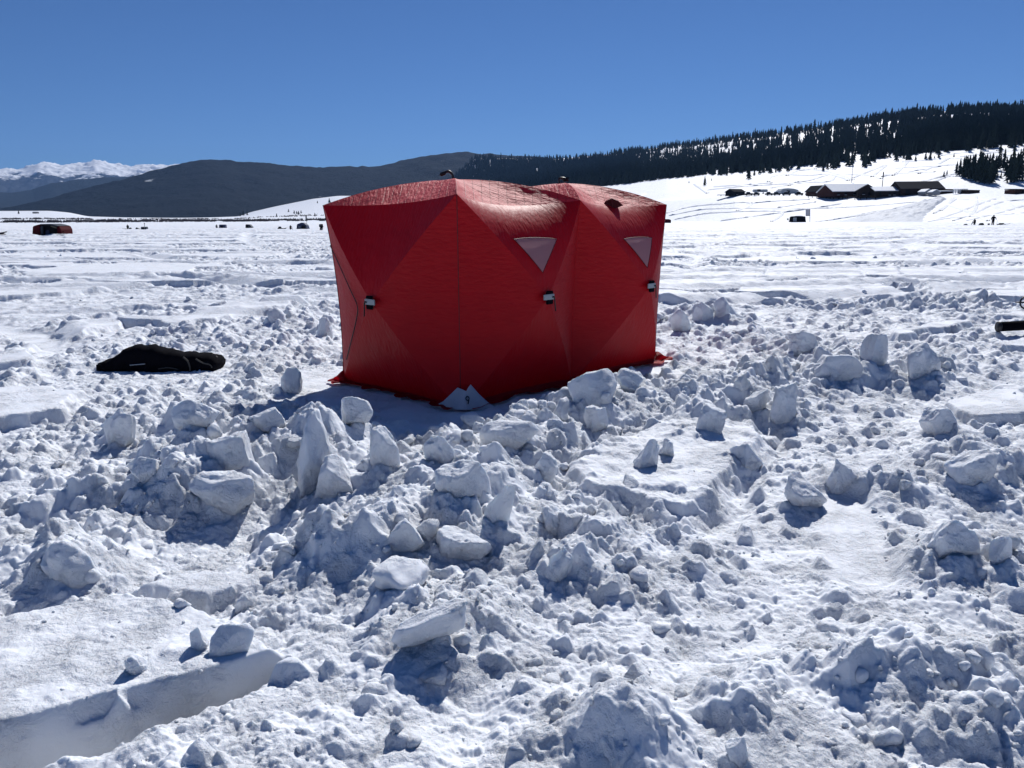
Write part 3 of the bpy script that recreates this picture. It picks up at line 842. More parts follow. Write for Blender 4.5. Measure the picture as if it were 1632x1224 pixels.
fabric('roof', [('t1','n','m'),('t1','m','w'),('t1','w','l'),('t1','l','n')], M_ROOF, tent, 56, .014)
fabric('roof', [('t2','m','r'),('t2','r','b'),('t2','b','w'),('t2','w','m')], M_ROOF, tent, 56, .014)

def project(p):
    c = (np.atleast_2d(p)-np.array([0,0,CAM_H])) @ CAMR
    return np.column_stack([816+FPX*c[:,0]/-c[:,2], 612-FPX*c[:,1]/-c[:,2]])
BG, _ = tri_grid(160)
def bary_at(T, px, py):
    q = project(tri_eval(T, BG, tri_bulge(T)))
    return BG[np.argmin((q[:,0]-px)**2+(q[:,1]-py)**2)]
def surf_at(T, px, py, off=0.0, nn=nF):
    return tri_eval(T, bary_at(T, px, py)[None], tri_bulge(T))[0]+nn*off
def window(T, pix):
    C = [bary_at(T, *p) for p in pix]
    B, F = tri_grid(12, C)
    p = tri_eval(T, B, tri_bulge(T))+nF*.012
    w = link('window', np_mesh('window', p, F), M_VINYL, tent)
    loop = []
    for i in range(3):
        for k in range(8):
            loop.append(C[i]*(1-k/8)+C[(i+1)%3]*k/8)
    lp = tri_eval(T, np.array(loop), tri_bulge(T))+nF*.013
    MB().tube(list(lp)+[lp[0]], .0035, 6).done('window_binding', M_SEAM, w)
    return w
window(('n','m','h1'), [(817,381),(886,381),(863,434)])
window(('m','r','h2'), [(993,381),(1038,379),(1030,427)])

# seams along the corner folds and poles
def seam(a, b, r=.005, nm='seam', off=ZERO):
    t = np.linspace(0, 1, 25)[:,None]
    p = TP[a]*(1-t)+TP[b]*t + 4*t*(1-t)*SAG.get(frozenset((a,b)), ZERO) + off
    return MB().tube([tuple(q) for q in p], r, 6).done(nm, M_SEAM, tent, smooth=True)
seam('n','N',.0035); seam('l','L',.006); seam('r','R',.006)

# hub tabs: black patch, grey strap, black cord
def hub_tab(h, nn, flip):
    c = TP[h]; ang = math.atan2(nn[0], -nn[1])
    e = empty('hub_patch', (0,0,0)); e.parent = tent
    loc = tuple(c+nn*.022)
    bpy.data.objects.remove(e)
    pt = MB().box((0,0,0), (.088,.022,.125), bevel=.006).done('hub_patch', M_BLACKCLOTH, tent, loc, (0,0,ang))
    MB().box((.028*flip,-.017,.008), (.15,.010,.052), bevel=.004).done('strap', M_GREY, pt, (0,0,0))
    MB().tube([(-.012*flip,-.026,.004),(-.028*flip,-.030,.010),(-.040*flip,-.028,-.004),(-.048*flip,-.024,-.04),(-.062*flip,-.018,-.09),(-.075*flip,-.012,-.13)], .0065, 8).done('cord', M_BLACK, pt, (0,0,0), smooth=True)
hub_tab('h1', nF, -1); hub_tab('h2', nF, -1); hub_tab('h3', nL, 1)
# pull straps on the roof hubs
def roof_strap(pix, dist, blob):
    pts = [tuple(AT(px, py, dist)) for px, py in pix]
    s = MB().tube([tuple(q) for q in smooth_line(pts, 5)], .013, 8)
    if blob: s.box(tuple(AT(*blob, dist)), (.07,.05,.035), (0,-.3,0), .01)
    s.done('roof_strap', M_BLACK, tent, smooth=True)
roof_strap([(722,286),(721,278),(715,273),(708,275),(704,277)], TP['t1'][1], (706,277))
roof_strap([(892,293),(891,285),(898,284),(906,288)], TP['t2'][1], (902,286))
# vent hood in the roof
vc = surf_at(('t2','m','r'), 976, 330)
fan = [tuple(AT(px, py, vc[1]-.02)) for px, py in ((962,327),(966,321),(975,317),(985,321),(992,328),(976,334))]
MB().poly(fan).done('vent', M_TENTDARK, tent)  # flat sheet across the hole; its dark red is painted inner shade
back = AT(981,315,vc[1]+.25)
hood = MB()
arc = fan[:5]
for i in range(4): hood.poly([arc[i], arc[i+1], tuple(back)])
vh = hood.done('vent_hood', M_TENT, tent); vh.data.uv_layers.new(name='UVMap')
MB().tube(arc, .008, 6).done('vent_rim', M_SEAM, tent, smooth=True)
MB().tube([tuple(AT(975,318,vc[1]-.03)), tuple(AT(976,333,vc[1]-.04))], .006, 6).done('vent_stay', M_SEAM, tent)
# door zipper on the end wall
zp = [surf_at(('L','l','h3'), px, py, .012, nL) for px, py in ((527,392),(545,428),(560,462),(571,488),(569,510),(562,540),(554,572))]
MB().tube([tuple(q) for q in smooth_line(zp, 4)], .005, 6).done('door_zipper', M_BLACK, tent, smooth=True)

# skirt lying on the snow
def skirt(a, b, nn, w0, nm='skirt'):
    n = 60; V = []; 
    for i in range(n+1):
        t = i/n
        base = TP[a]*(1-t)+TP[b]*t + 4*t*(1-t)*SAG.get(frozenset((a,b)), ZERO)
        w = w0*(1+.35*math.sin(t*21)+.25*math.sin(t*47+1))
        for j in range(6):
            s = j/5
            q = base + nn*(w*s)
            g = ground(q[0], q[1])[0]
            V.append((q[0], q[1], max(base[2]+.07*(1-s)**2, g+.012+.016*math.sin(t*33+s*3)**2+.012*s)))
    F = [(i*6+j, i*6+j+1, (i+1)*6+j+1, (i+1)*6+j) for i in range(n) for j in range(5)]
    me = np_mesh(nm, np.array(V), np.array(F)); o = link(nm, me, M_TENT, tent)
    me.uv_layers.new(name='UVMap')
skirt('N','R', nF, .13); skirt('N','L', nL, .13); skirt('L','B', -nF, .15); skirt('R','B', -nL, .15)
def corner_tail(px0, px1, py0, py1, py2, dist):
    """a crumpled red skirt corner that sticks out past the wall"""
    V = []; n = 14
    for i in range(n+1):
        t = i/n; px = px0+(px1-px0)*t
        top = py0+(py1-py0)*t - 4*math.sin(t*7)*(1-t)
        for j in range(4):
            s = j/3
            V.append(AT(px, top*(1-s)+py2*s, dist-.07*s+.03*math.sin(t*9+s*5)))
    F = [(i*4+j, i*4+j+1, (i+1)*4+j+1, (i+1)*4+j) for i in range(n) for j in range(3)]
    me = np_mesh('skirt_corner', np.array(V), np.array(F)); me.uv_layers.new(name='UVMap')
    link('skirt_corner', me, M_TENT, tent)
corner_tail(551,522,591,606,608,TL[1]-.05)
corner_tail(1043,1072,562,569,574,TR[1]-.05)
# grey corner gusset with its black ring
gus = [(688,650),(706,640),(729,618),(737,621),(743,624),(746,618),(750,613),(763,628),(777,641),(793,650)]
def gdist(px): return TN[1]-.10+abs(px-741)*.0046
front = [AT(px, py, gdist(px)) for px, py in gus]
bottom = [AT(px, 653, gdist(px)-.05) for px, py in gus]
V = []; 
for f_, b_ in zip(front, bottom): V += [f_, b_]
k = len(gus)
off = np.array([0,.012,0]); V = np.array(V); V2 = np.vstack([V, V+off])
Fq = [(2*i, 2*i+1, 2*i+3, 2*i+2) for i in range(k-1)] + [(2*k+2*i+2, 2*k+2*i+3, 2*k+2*i+1, 2*k+2*i) for i in range(k-1)] + [(2*i+2, 2*k+2*i+2, 2*k+2*i, 2*i) for i in range(k-1)]
M_GUSSET = plain('pale_grey_vinyl', (.50,.50,.56), .6, .3, .1, 20)
gs = link('corner_gusset', np_mesh('corner_gusset', V2, np.array(Fq), False), M_GUSSET, tent)
cc = AT(745,635,gdist(741)-.02)
ring = [tuple(cc+np.array([.014*math.cos(a), 0, .018*math.sin(a)])) for a in np.linspace(0, 6.283, 13)]
MB().tube(ring, .005, 6).tube([tuple(cc+np.array([.012,-.002,-.01])), tuple(cc+np.array([.004,-.004,-.05]))], .006, 6).done('ring', M_BLACK, gs, smooth=True)

# ------------------------------------------------------------------ black duffel bag
BD = 8.47
prof = [(161,576,594),(166,575,596),(173,573,597),(188,562,598),(203,554,600),(222,553,602),(240,554,603),(262,560,603),(285,564,603),(305,565,602),(325,567,599),(338,570,596),(345,576,590)]
bag = tag(empty('duffel_bag', tuple(AT(250,598,BD))), 'long black cloth duffel bag lying slumped on the snow', 'bag')
def bag_pt(v): return tuple(np.array(v)-np.array(bag.location))
Vb = []; ns = 28
pf = smooth_line([np.array([p[0], p[1], p[2]], float) for p in prof], 5)
for i, (px, yt, yb) in enumerate(pf):
    a = AT(px, yt, BD); c = AT(px, yb, BD)
    cz, hz = (a[2]+c[2])/2, abs(a[2]-c[2])/2
    dy = .17*min(1, .55+hz/.16)
    for k in range(ns):
        th = 2*math.pi*k/ns
        cx, sx = math.cos(th), math.sin(th)
        e = .75
        rx = math.copysign(abs(cx)**e, cx); rz = math.copysign(abs(sx)**e, sx)
        wv = .014*math.sin(i*.9+math.sin(th*2)*2)+.010*math.sin(i*2.1+th*3)
        Vb.append(((a[0]+c[0])/2+.01*rz, (a[1]+c[1])/2+.14+dy*rx*(1+wv*3), cz+hz*rz*(1+wv*3)))
nb = len(pf)
Fb = [(i*ns+k, (i+1)*ns+k, (i+1)*ns+(k+1)%ns, i*ns+(k+1)%ns) for i in range(nb-1) for k in range(ns)]
Vb = np.array(Vb); c0 = Vb[:ns].mean(0); c1 = Vb[-ns:].mean(0); Vb = np.vstack([Vb, [c0, c1]])
Fq = np.array(Fb)
tri0 = [(len(Vb)-2, k, (k+1)%ns, (k+1)%ns) for k in range(ns)]
V_ = Vb-np.array(bag.location)
bm = bmesh.new(); vs = [bm.verts.new(v) for v in V_]
for f in Fb: bm.faces.new([vs[q] for q in f])
for k in range(ns):
    bm.faces.new((vs[-2], vs[k], vs[(k+1)%ns])); bm.faces.new((vs[-1], vs[(nb-1)*ns+(k+1)%ns], vs[(nb-1)*ns+k]))
bmesh.ops.recalc_face_normals(bm, faces=bm.faces[:])
me = bpy.data.meshes.new('bag_body'); bm.to_mesh(me); bm.free()
for p in me.polygons: p.use_smooth = True
body = link('bag_body', me, M_BLACKCLOTH, bag)
def strap_line(pix, dist, r, nm, mat, flat=True):
    pts = [bag_pt(AT(px, py, dist)) for px, py in pix]
    return MB().tube([tuple(q) for q in smooth_line(pts, 6)], r, 8).done(nm, mat, bag, smooth=True)
M_STRAP = plain('worn_grey_webbing', (.06,.058,.056), .8, .2)
strap_line([(292,569),(300,577),(303,590),(299,596)], BD-.045, .010, 'carry_strap', M_STRAP)
strap_line([(312,572),(322,578),(334,581),(338,586)], BD-.035, .009, 'carry_strap', M_STRAP)
strap_line([(338,571),(343,568),(347,571),(346,577),(343,579)], BD+.1, .008, 'end_handle', M_BLACK)
strap_line([(252,588),(268,586),(284,589)], BD-.05, .006, 'carry_strap', M_STRAP)
strap_line([(207,582),(220,581),(231,580)], BD-.055, .006, 'printed_mark', M_GREY)
strap_line([(208,592),(216,592)], BD-.05, .004, 'printed_mark', M_GREY)
MB().box(bag_pt(AT(165,585,BD+.1)), (.05,.26,.13), (0,.1,0), .02).done('end_cap', M_BLACKCLOTH, bag, smooth=False)

# ------------------------------------------------------------------ things cut by the edge of the view
tp = on_ground(1590, 531)
tube = tag(empty('carrying_tube', tuple(tp)), 'thick black padded tube lying level on the snow, cut off by the picture edge', 'tube')
r0 = .066
MB().tube([(0,0,r0+.01),(.06,.005,r0+.012),(.9,.05,r0+.05)], r0, 20).done('sleeve', M_BLACKCLOTH, tube, smooth=True)
MB().tube([(-.008,0,r0+.01),(.012,0,r0+.01)], r0+.006, 20).done('end_collar', M_BLACK, tube, smooth=True)
rp = on_ground(1632, 493)
wh = tag(empty('auger_wheel', tuple(rp)), 'black ring with crossed spokes and a pointed tip standing in snow beyond the padded tube', 'auger')
rc = np.array([.02,0,.105]); rad = .098
MB().tube([tuple(rc+np.array([rad*math.cos(a), .02*math.sin(a), rad*math.sin(a)])) for a in np.linspace(0, 6.283, 25)], .013, 8).done('rim', M_BLACK, wh, smooth=True)
MB().tube([tuple(rc+np.array([-rad-.09,0,.012])), tuple(rc+np.array([-rad,0,.01])), tuple(rc+np.array([rad+.5,0,0]))], [.004,.014,.014], 8).done('shaft', M_BLACK, wh, smooth=True)
MB().tube([tuple(rc+np.array([-.02,0,-rad])), tuple(rc+np.array([.02,0,rad]))], .009, 8).done('spoke', M_BLACK, wh, smooth=True)

# ------------------------------------------------------------------ terrain as rings round the lake
class Ring:
    """land whose rings pass through given sight lines at given real distances"""
    def __init__(s, pxs, rings, na=500, ks=(8,24,30,30,10), rough=1.0, base=None, soft=3):
        azs = np.array([AZEL(p, 345)[0] for p in pxs])
        s.az = np.linspace(azs[0], azs[-1], na)
        RR, ZZ = [], []
        for rl, pl, mode in rings:
            rl = np.array(rl, float)*np.ones(len(pxs))
            if mode == 'py':
                el = np.array([AZEL(p, q)[1] for p, q in zip(pxs, pl)])
                z = CAM_H+rl*np.tan(el)
            elif mode == 'z': z = np.array(pl, float)*np.ones(len(pxs))
            RR.append(np.interp(s.az, azs, rl)); ZZ.append(np.interp(s.az, azs, z))
        def blur(a, n):
            k = np.ones(n)/n
            return np.convolve(np.pad(a, n//2, mode='edge'), k, 'valid')[:len(a)]
        RR = [blur(a, 9) for a in RR]; ZZ = [blur(a, 5) for a in ZZ]
        R, Z = [], []
        for k in range(len(RR)-1):
            t = (np.arange(ks[k])/ks[k])[:,None]
            R.append(RR[k][None]*(1-t)+RR[k+1][None]*t); Z.append(ZZ[k][None]*(1-t)+ZZ[k+1][None]*t)
        R.append(RR[-1][None]); Z.append(ZZ[-1][None])
        s.R = np.vstack(R); Z = np.vstack(Z)
        s.s0 = np.cumsum([0]+list(ks[:len(RR)-1]))
        for _ in range(soft):
            q = Z.copy(); q[1:-1] = (Z[:-2]+2*Z[1:-1]+Z[2:])/4; Z = q
        X = s.R*np.sin(s.az)[None]; Y = s.R*np.cos(s.az)[None]
        if rough: 
            w = np.minimum(1, np.arange(len(Z))/4)[:,None]
            Z = Z+rough*w*(fbm(X/90, Y/90, 3)*1.0+fbm(X/22, Y/22, 2)*.25)
        s.X, s.Y, s.Z = X, Y, Z
        s.EL = np.arctan2(Z-CAM_H, s.R)
    def mesh(s, name, mat, label):
        nr, na = s.X.shape
        V = np.stack([s.X, s.Y, s.Z], -1).reshape(-1,3)
        i = np.arange(nr-1)[:,None]*na; j = np.arange(na-1)[None]
        F = np.stack([i+j, i+j+1, i+na+j+1, i+na+j], -1).reshape(-1,4)
        return tag(link(name, np_mesh(name, V, F), mat), label, kind='structure')
    def at(s, a, k):
        """(azimuth, fractional ring row) -> point"""
        fa = np.clip((a-s.az[0])/(s.az[1]-s.az[0]), 0, len(s.az)-1.001); ia = fa.astype(int); fa = fa-ia
        k = np.clip(k, 0, s.X.shape[0]-1.001); ik = k.astype(int); fk = k-ik
        def b(A): return (A[ik,ia]*(1-fa)+A[ik,ia+1]*fa)*(1-fk)+(A[ik+1,ia]*(1-fa)+A[ik+1,ia+1]*fa)*fk
        r = b(s.R)
        return np.stack([r*np.sin(a), r*np.cos(a), b(s.Z)], -1)
    def row(s, a, el):
        ia = int(np.clip((a-s.az[0])/(s.az[1]-s.az[0]), 0, len(s.az)-1.001))
        run = np.maximum.accumulate(s.EL[:,ia])
        k = np.searchsorted(run, el)
        if k <= 0: return 0.0
        if k >= len(run): return float(len(run)-1.01)
        return k-1+(el-run[k-1])/max(1e-9, run[k]-run[k-1])
    def hit(s, px, py):
        a, el = AZEL(px, py)
        return s.at(np.array([a]), np.array([s.row(a, el)]))[0]

PXS = [640,760,880,960,1060,1170,1300,1400,1480,1560,1632,1800,2000]
SKY_R = [349,246,247,241,226,211,193,177,166,165,169,174,182]
TREE_R = [4,4,5,5,6,8,9,10,11,11,11,11,11]
hill = Ring(PXS, [
    ([520,480,440,410,380,330,305,285,260,228,206,190,180], [-.5]*13, 'z'),
    ([640,620,580,540,480,430,390,375,370,360,350,340,330], [353,343,335,329,321,312,313,312,309,307.5,307,306,304], 'py'),
    ([700,680,640,600,530,470,425,410,405,395,385,375,365], [353,341,333,326,318,309,310,308,305,303,302,300,298], 'py'),
    ([1500,1350,1150,1000,860,740,640,590,560,545,530,520,520], [353,330,309,298,286,277,269,260,246,237,230,222,216], 'py'),
    ([2200,2100,1850,1700,1450,1180,1000,900,860,850,840,840,840], [353,292,279,270,255,243,231,216,204,198,196,196,198], 'py'),
    ([3000,2800,2500,2300,2000,1600,1350,1200,1150,1150,1150,1150,1150], [a+b for a, b in zip(SKY_R, TREE_R)], 'py'),
    ([3400,3200,2900,2700,2400,2000,1700,1500,1450,1450,1450,1450,1450], [-60]*13, 'z')],
    na=900, ks=(30,10,40,40,40,8), rough=.7)
hill.mesh('snowy_hillside', M_FARSNOW, 'snow-covered hillside rising from the far shore of the lake')
ROW_EDGE, ROW_RIDGE = hill.s0[3], hill.s0[5]

# dark far hill, bluish ridge, snow mountains
def far_mat(name, low, snow_z, wob, snow_amt, scale, treeline=False):
    m, nt, b, out = new_mat(name); N = nt.nodes; L = nt.links
    tc = N.new('ShaderNodeTexCoord')
    def noise(sc, det, rough=.6):
        n = N.new('ShaderNodeTexNoise'); n.inputs['Scale'].default_value = sc; n.inputs['Detail'].default_value = det; n.inputs['Roughness'].default_value = rough
        L.new(tc.outputs['Object'], n.inputs['Vector']); return n
    n1 = noise(scale, 8, .62); n2 = noise(scale*9, 5)
    sep = N.new('ShaderNodeSeparateXYZ'); L.new(tc.outputs['Object'], sep.inputs['Vector'])
    # snow where height + noise passes the line
    a = N.new('ShaderNodeMath'); a.operation = 'MULTIPLY_ADD'; a.inputs[1].default_value = wob; a.inputs[2].default_value = -wob*.5
    L.new(n1.outputs['Fac'], a.inputs[0])
    s = N.new('ShaderNodeMath'); s.operation = 'ADD'; L.new(a.outputs[0], s.inputs[0]); L.new(sep.outputs['Z'], s.inputs[1])
    r = N.new('ShaderNodeMapRange'); r.inputs['From Min'].default_value = snow_z; r.inputs['From Max'].default_value = snow_z+snow_amt
    L.new(s.outputs[0], r.inputs['Value'])
    mixg = N.new('ShaderNodeMix'); mixg.data_type = 'RGBA'
    mixg.inputs['A'].default_value = (*[c*.6 for c in low],1); mixg.inputs['B'].default_value = (*[c*1.4 for c in low],1)
    L.new(n2.outputs['Fac'], mixg.inputs['Factor'])
    mx = N.new('ShaderNodeMix'); mx.data_type = 'RGBA'
    L.new(r.outputs['Result'], mx.inputs['Factor']); L.new(mixg.outputs['Result'], mx.inputs['A'])
    mx.inputs['B'].default_value = (.80,.82,.86,1)
    L.new(mx.outputs['Result'], b.inputs['Base Color'])
    b.inputs['Roughness'].default_value = .9; b.inputs['Specular IOR Level'].default_value = .05
    return m
def forest_mat(name, low, patch, scale=.0045):
    """conifer forest with a few open snowy clearings"""
    m, nt, b, out = new_mat(name); N = nt.nodes; L = nt.links
    tc = N.new('ShaderNodeTexCoord')
    n1 = N.new('ShaderNodeTexNoise'); n1.inputs['Scale'].default_value = scale; n1.inputs['Detail'].default_value = 9; n1.inputs['Roughness'].default_value = .68
    n2 = N.new('ShaderNodeTexNoise'); n2.inputs['Scale'].default_value = .05; n2.inputs['Detail'].default_value = 6; n2.inputs['Roughness'].default_value = .7
    for n in (n1,n2): L.new(tc.outputs['Object'], n.inputs['Vector'])
    r = N.new('ShaderNodeMapRange'); r.inputs['From Min'].default_value = patch; r.inputs['From Max'].default_value = patch+.03
    L.new(n1.outputs['Fac'], r.inputs['Value'])
    g = N.new('ShaderNodeMix'); g.data_type = 'RGBA'
    g.inputs['A'].default_value = (*[c*.5 for c in low],1); g.inputs['B'].default_value = (*[c*1.5 for c in low],1)
    L.new(n2.outputs['Fac'], g.inputs['Factor'])
    mx = N.new('ShaderNodeMix'); mx.data_type = 'RGBA'
    L.new(r.outputs['Result'], mx.inputs['Factor']); L.new(g.outputs['Result'], mx.inputs['A']); mx.inputs['B'].default_value = (.55,.58,.62,1)
    L.new(mx.outputs['Result'], b.inputs['Base Color'])
    bp = N.new('ShaderNodeBump'); bp.inputs['Distance'].default_value = 14; bp.inputs['Strength'].default_value = .8
    L.new(n2.outputs['Fac'], bp.inputs['Height']); L.new(bp.outputs['Normal'], b.inputs['Normal'])
    b.inputs['Roughness'].default_value = .95; b.inputs['Specular IOR Level'].default_value = .03
    return m
M_FHILL = forest_mat('forested_hill', (.013,.019,.026), .685)
M_RIDGE = forest_mat('forested_ridge', (.020,.026,.030), .74, .003)
M_MOUNT = far_mat('snow_mountain', (.03,.035,.045), 510, 540, 50, .0036)
FPX2 = [-300,-100,0,30,80,140,200,240,272,300,320,345,365,387,432,455,480,505,545,600,650,690,715,730,760,820,900,1000]
FSK2 = [345,338,331,327,315,300,285,273,265,258,252.5,250.5,252,256.5,256.5,260,263.5,264.5,265,262,253,244,240,239.5,242,245,250,258]
r2 = Ring(FPX2, [
    (2350, [354]*len(FPX2), 'py'), ([3000]*len(FPX2), [min(350, 351-.45*(351-q)) for q in FSK2], 'py'),
    (3700, FSK2, 'py'), (4300, [-100]*len(FPX2), 'z')], na=420, ks=(20,30,8), rough=9, soft=2)
r2.mesh('forested_hill', M_FHILL, 'dark forested hill across the lake')
P_ = [-300,-100,0,33,55,75,93,133,167,217,250,300,420,600]
K_ = [307,306,304,305,301,293,287,283,280,277.5,276,274,272,275]
r3 = Ring(P_, [(4800, [354]*14, 'py'), (6200, [(q+351)/2 for q in K_], 'py'), (7000, K_, 'py'), (7800, [-50]*14, 'z')], na=260, ks=(8,14,6), rough=10, soft=2)
r3.mesh('bluish_ridge', M_RIDGE, 'bluish forested ridge below the snow mountains')
P_ = [-300,-150,-60,0,15,45,70,85,100,125,140,165,185,210,230,250,270,290,330,420,600]
K_ = [268,266,270,268,270,268,259,256,260,262,258,254.5,258,264,262.5,261.5,263,261,262,268,275]
r4 = Ring(P_, [(8600, [340]*21, 'py'), (10800, [.55*q+.45*325 for q in K_], 'py'), (12000, K_, 'py'), (12900, [300]*21, 'z')], na=420, ks=(24,36,6), rough=34, soft=1)
r4.mesh('snow_mountains', M_MOUNT, 'white snow-capped mountains on the horizon')

# low snowy land along the far left shore
P_ = [-300,-60,0,80,110,140,200,270,300,340,380,400,440,500,540,600,700,820]
K1 = [340,338,336,336,338.5,345,346.5,347,347,346.5,345,338,329,317,312,312,316,322]
shore = Ring(P_, [(880, [-.5]*18, 'z'), (960, [352.4,352,351.6,351.5,351.5,351.3,351,351,351,350.5,350.5,350,350,349.5,349.5,349,349,348.5], 'py'),
    (1150, [349.5,349,348.5,348.5,349,349,349,349,349,348.5,348.5,347,345,342,340,339,339,340], 'py'),
    (1600, K1, 'py'), (1900, [k+1 for k in K1], 'py'), (2330, [k+8 for k in K1], 'py')], na=400, ks=(4,8,16,6,6), rough=.5, soft=2)
shore.mesh('low_shore', M_FARSNOW, 'low snow-covered land along the far shore')

# ------------------------------------------------------------------ brush along the far shore (stuff)
def brush(name, land, px0, px1, kr, n, hmin, hmax, label, thr, fs):
    V, F = [], []; b = 0
    for _ in range(n*3):
        px = RNG.uniform(px0, px1); a = AZEL(px, 345)[0]; k = RNG.uniform(*kr)
        if vnoise(np.array([px*fs]), np.array([k*1.3]))[0] < thr: continue
        p = land.at(np.array([a]), np.array([k]))[0]
        h = RNG.uniform(hmin, hmax); w = h*RNG.uniform(.5,1.0)
        for q in range(3):
            t = RNG.uniform(0,6.28); lx, ly = math.cos(t)*w*.4, math.sin(t)*w*.4
            hh = h*RNG.uniform(.6,1)
            V += [(p[0]+lx-w*.4, p[1]+ly, p[2]-.2), (p[0]+lx+w*.4, p[1]+ly-.2*w, p[2]-.2), (p[0]+lx, p[1]+ly+w*.4, p[2]-.2), (p[0]+lx*1.6, p[1]+ly*1.6, p[2]+hh)]
            F += [(b,b+1,b+3),(b+1,b+2,b+3),(b+2,b,b+3)]; b += 4
        if b > n*12: break
    return tag(link(name, np_mesh(name, np.array(V), np.array(F), False), M_BRUSHWOOD), label, kind='stuff')
brush('shore_brush', shore, -150, 700, (1.5,3.6), 3000, 1.0, 2.8, 'thin line of leafless brown brush along the far lake shore', .25, .06)
brush('meadow_brush', shore, -150, 150, (8,11), 700, 1.0, 2.4, 'broken dark line of brush and fences below the rounded left snow hill', .45, .12)
brush('meadow_brush', shore, 190, 560, (9,12), 500, .8, 2.0, 'faint line of brush at the foot of the dark forested hill', .5, .05)

# ------------------------------------------------------------------ conifers
def foliage_mat(name, rgb):
    m, nt, b, out = new_mat(name); N = nt.nodes; L = nt.links
    gi = N.new('ShaderNodeObjectInfo'); tc = N.new('ShaderNodeTexCoord')
    n = N.new('ShaderNodeTexNoise'); n.inputs['Scale'].default_value = .9; n.inputs['Detail'].default_value = 3; L.new(tc.outputs['Object'], n.inputs['Vector'])
    mx = N.new('ShaderNodeMix'); mx.data_type = 'RGBA'
    mx.inputs['A'].default_value = (*[c*.55 for c in rgb],1); mx.inputs['B'].default_value = (*[c*1.5 for c in rgb],1)
    L.new(n.outputs['Fac'], mx.inputs['Factor']); L.new(mx.outputs['Result'], b.inputs['Base Color'])
    b.inputs['Roughness'].default_value = .85; b.inputs['Specular IOR Level'].default_value = .1
    return m
M_CONIF = foliage_mat('conifer_needles', (.024,.036,.030))
M_BARK = plain('bark', (.05,.04,.035), .9, .1)
def crown_arrays(h, rng, tiers, seg, slim=.17, droop=.35):
    V, F = [], []
    z0 = h*.10; b = 0
    for k in range(tiers):
        t = k/(tiers-1)
        zc = z0+(h-z0)*t*.93
        rad = h*slim*(1-t)**.8*rng.uniform(.75,1.2)+h*.012
        top = min(h, zc+(h-z0)/tiers*1.7)
        ox, oy = rng.normal(0, rad*.12, 2)
        ph = rng.uniform(0, 6.28)
        for q in range(seg):
            a = ph+2*math.pi*q/seg; jr = rad*(rng.uniform(.75,1.25) if q % 2 == 0 else rng.uniform(.35,.6))
            V.append((ox+jr*math.cos(a), oy+jr*math.sin(a), zc-jr*droop+rng.normal(0, h*.006)))
        V.append((ox*.3, oy*.3, top))
        for q in range(seg): F.append((b+q, b+(q+1)%seg, b+seg))
        b += seg+1
    return np.array(V), np.array(F)
def trunk_bm(h):
    return MB().tube([(0,0,-.5),(0,0,h*.3),(0,0,h*.8)], [h*.018,h*.014,h*.005], 6)
PROTO = []
for k in range(7):
    rng = np.random.default_rng(40+k)
    slim = rng.uniform(.13,.21)
    V, F = crown_arrays(1.0, rng, 11, 12, slim)
    PROTO.append(np_mesh('crown', V, F, False)); PROTO[-1].materials.append(M_CONIF)
tb = trunk_bm(1.0); TRUNK = bpy.data.meshes.new('trunk'); bmesh.ops.recalc_face_normals(tb.bm, faces=tb.bm.faces[:]); tb.bm.to_mesh(TRUNK); tb.bm.free(); TRUNK.materials.append(M_BARK)
def conifer(p, h, label, group, var=None, squash=1.0):
    t = empty('conifer_tree', tuple(p), RNG.uniform(0,6.28)); t.scale = (h*squash, h*squash, h)
    tag(t, label, 'tree', group)
    for nm, me in (('trunk', TRUNK), ('crown', PROTO[var if var is not None else RNG.integers(0,7)])):
        o = bpy.data.objects.new(nm, me); COL.objects.link(o); o.parent = t
    return t
def tree_px(px, py, hpx, label, group, **kw):
    p = hill.hit(px, py); h = hpx*p[1]/FPX
    return conifer(p, h, label, group, **kw)

GROVE = [(1524,277,20),(1529,280,27),(1534,283,32),(1539,285,36),(1543,281,33),(1547,288,40),(1551,284,38),(1555,290,36),(1558,286,46),(1562,291,48),(1566,288,40),(1569,293,38),
         (1573,290,36),(1577,294,42),(1581,292,36),(1561,280,38),(1570,282,36),(1579,283,38),(1550,278,30),(1541,277,25),(1575,276,30),(1585,280,32),
         (1590,272,34),(1594,266,22),(1599,270,32),(1603,274,24),(1595,284,12),(1589,284,9),(1607,283,36),(1611,290,52),(1616,291,40),(1621,287,46),(1626,280,44),(1629,290,20),(1620,272,28),(1634,274,30),
         (1640,280,40),(1614,279,34),(1605,292,10),(1624,268,30),(1646,288,36),(1537,279,30),(1545,285,26),(1565,285,30)]
for px, py, h in GROVE:
    tree_px(px, py, h, 'dark conifer in the clump of trees above the small red-brown hut', 'conifers in the clump beside the lodge')
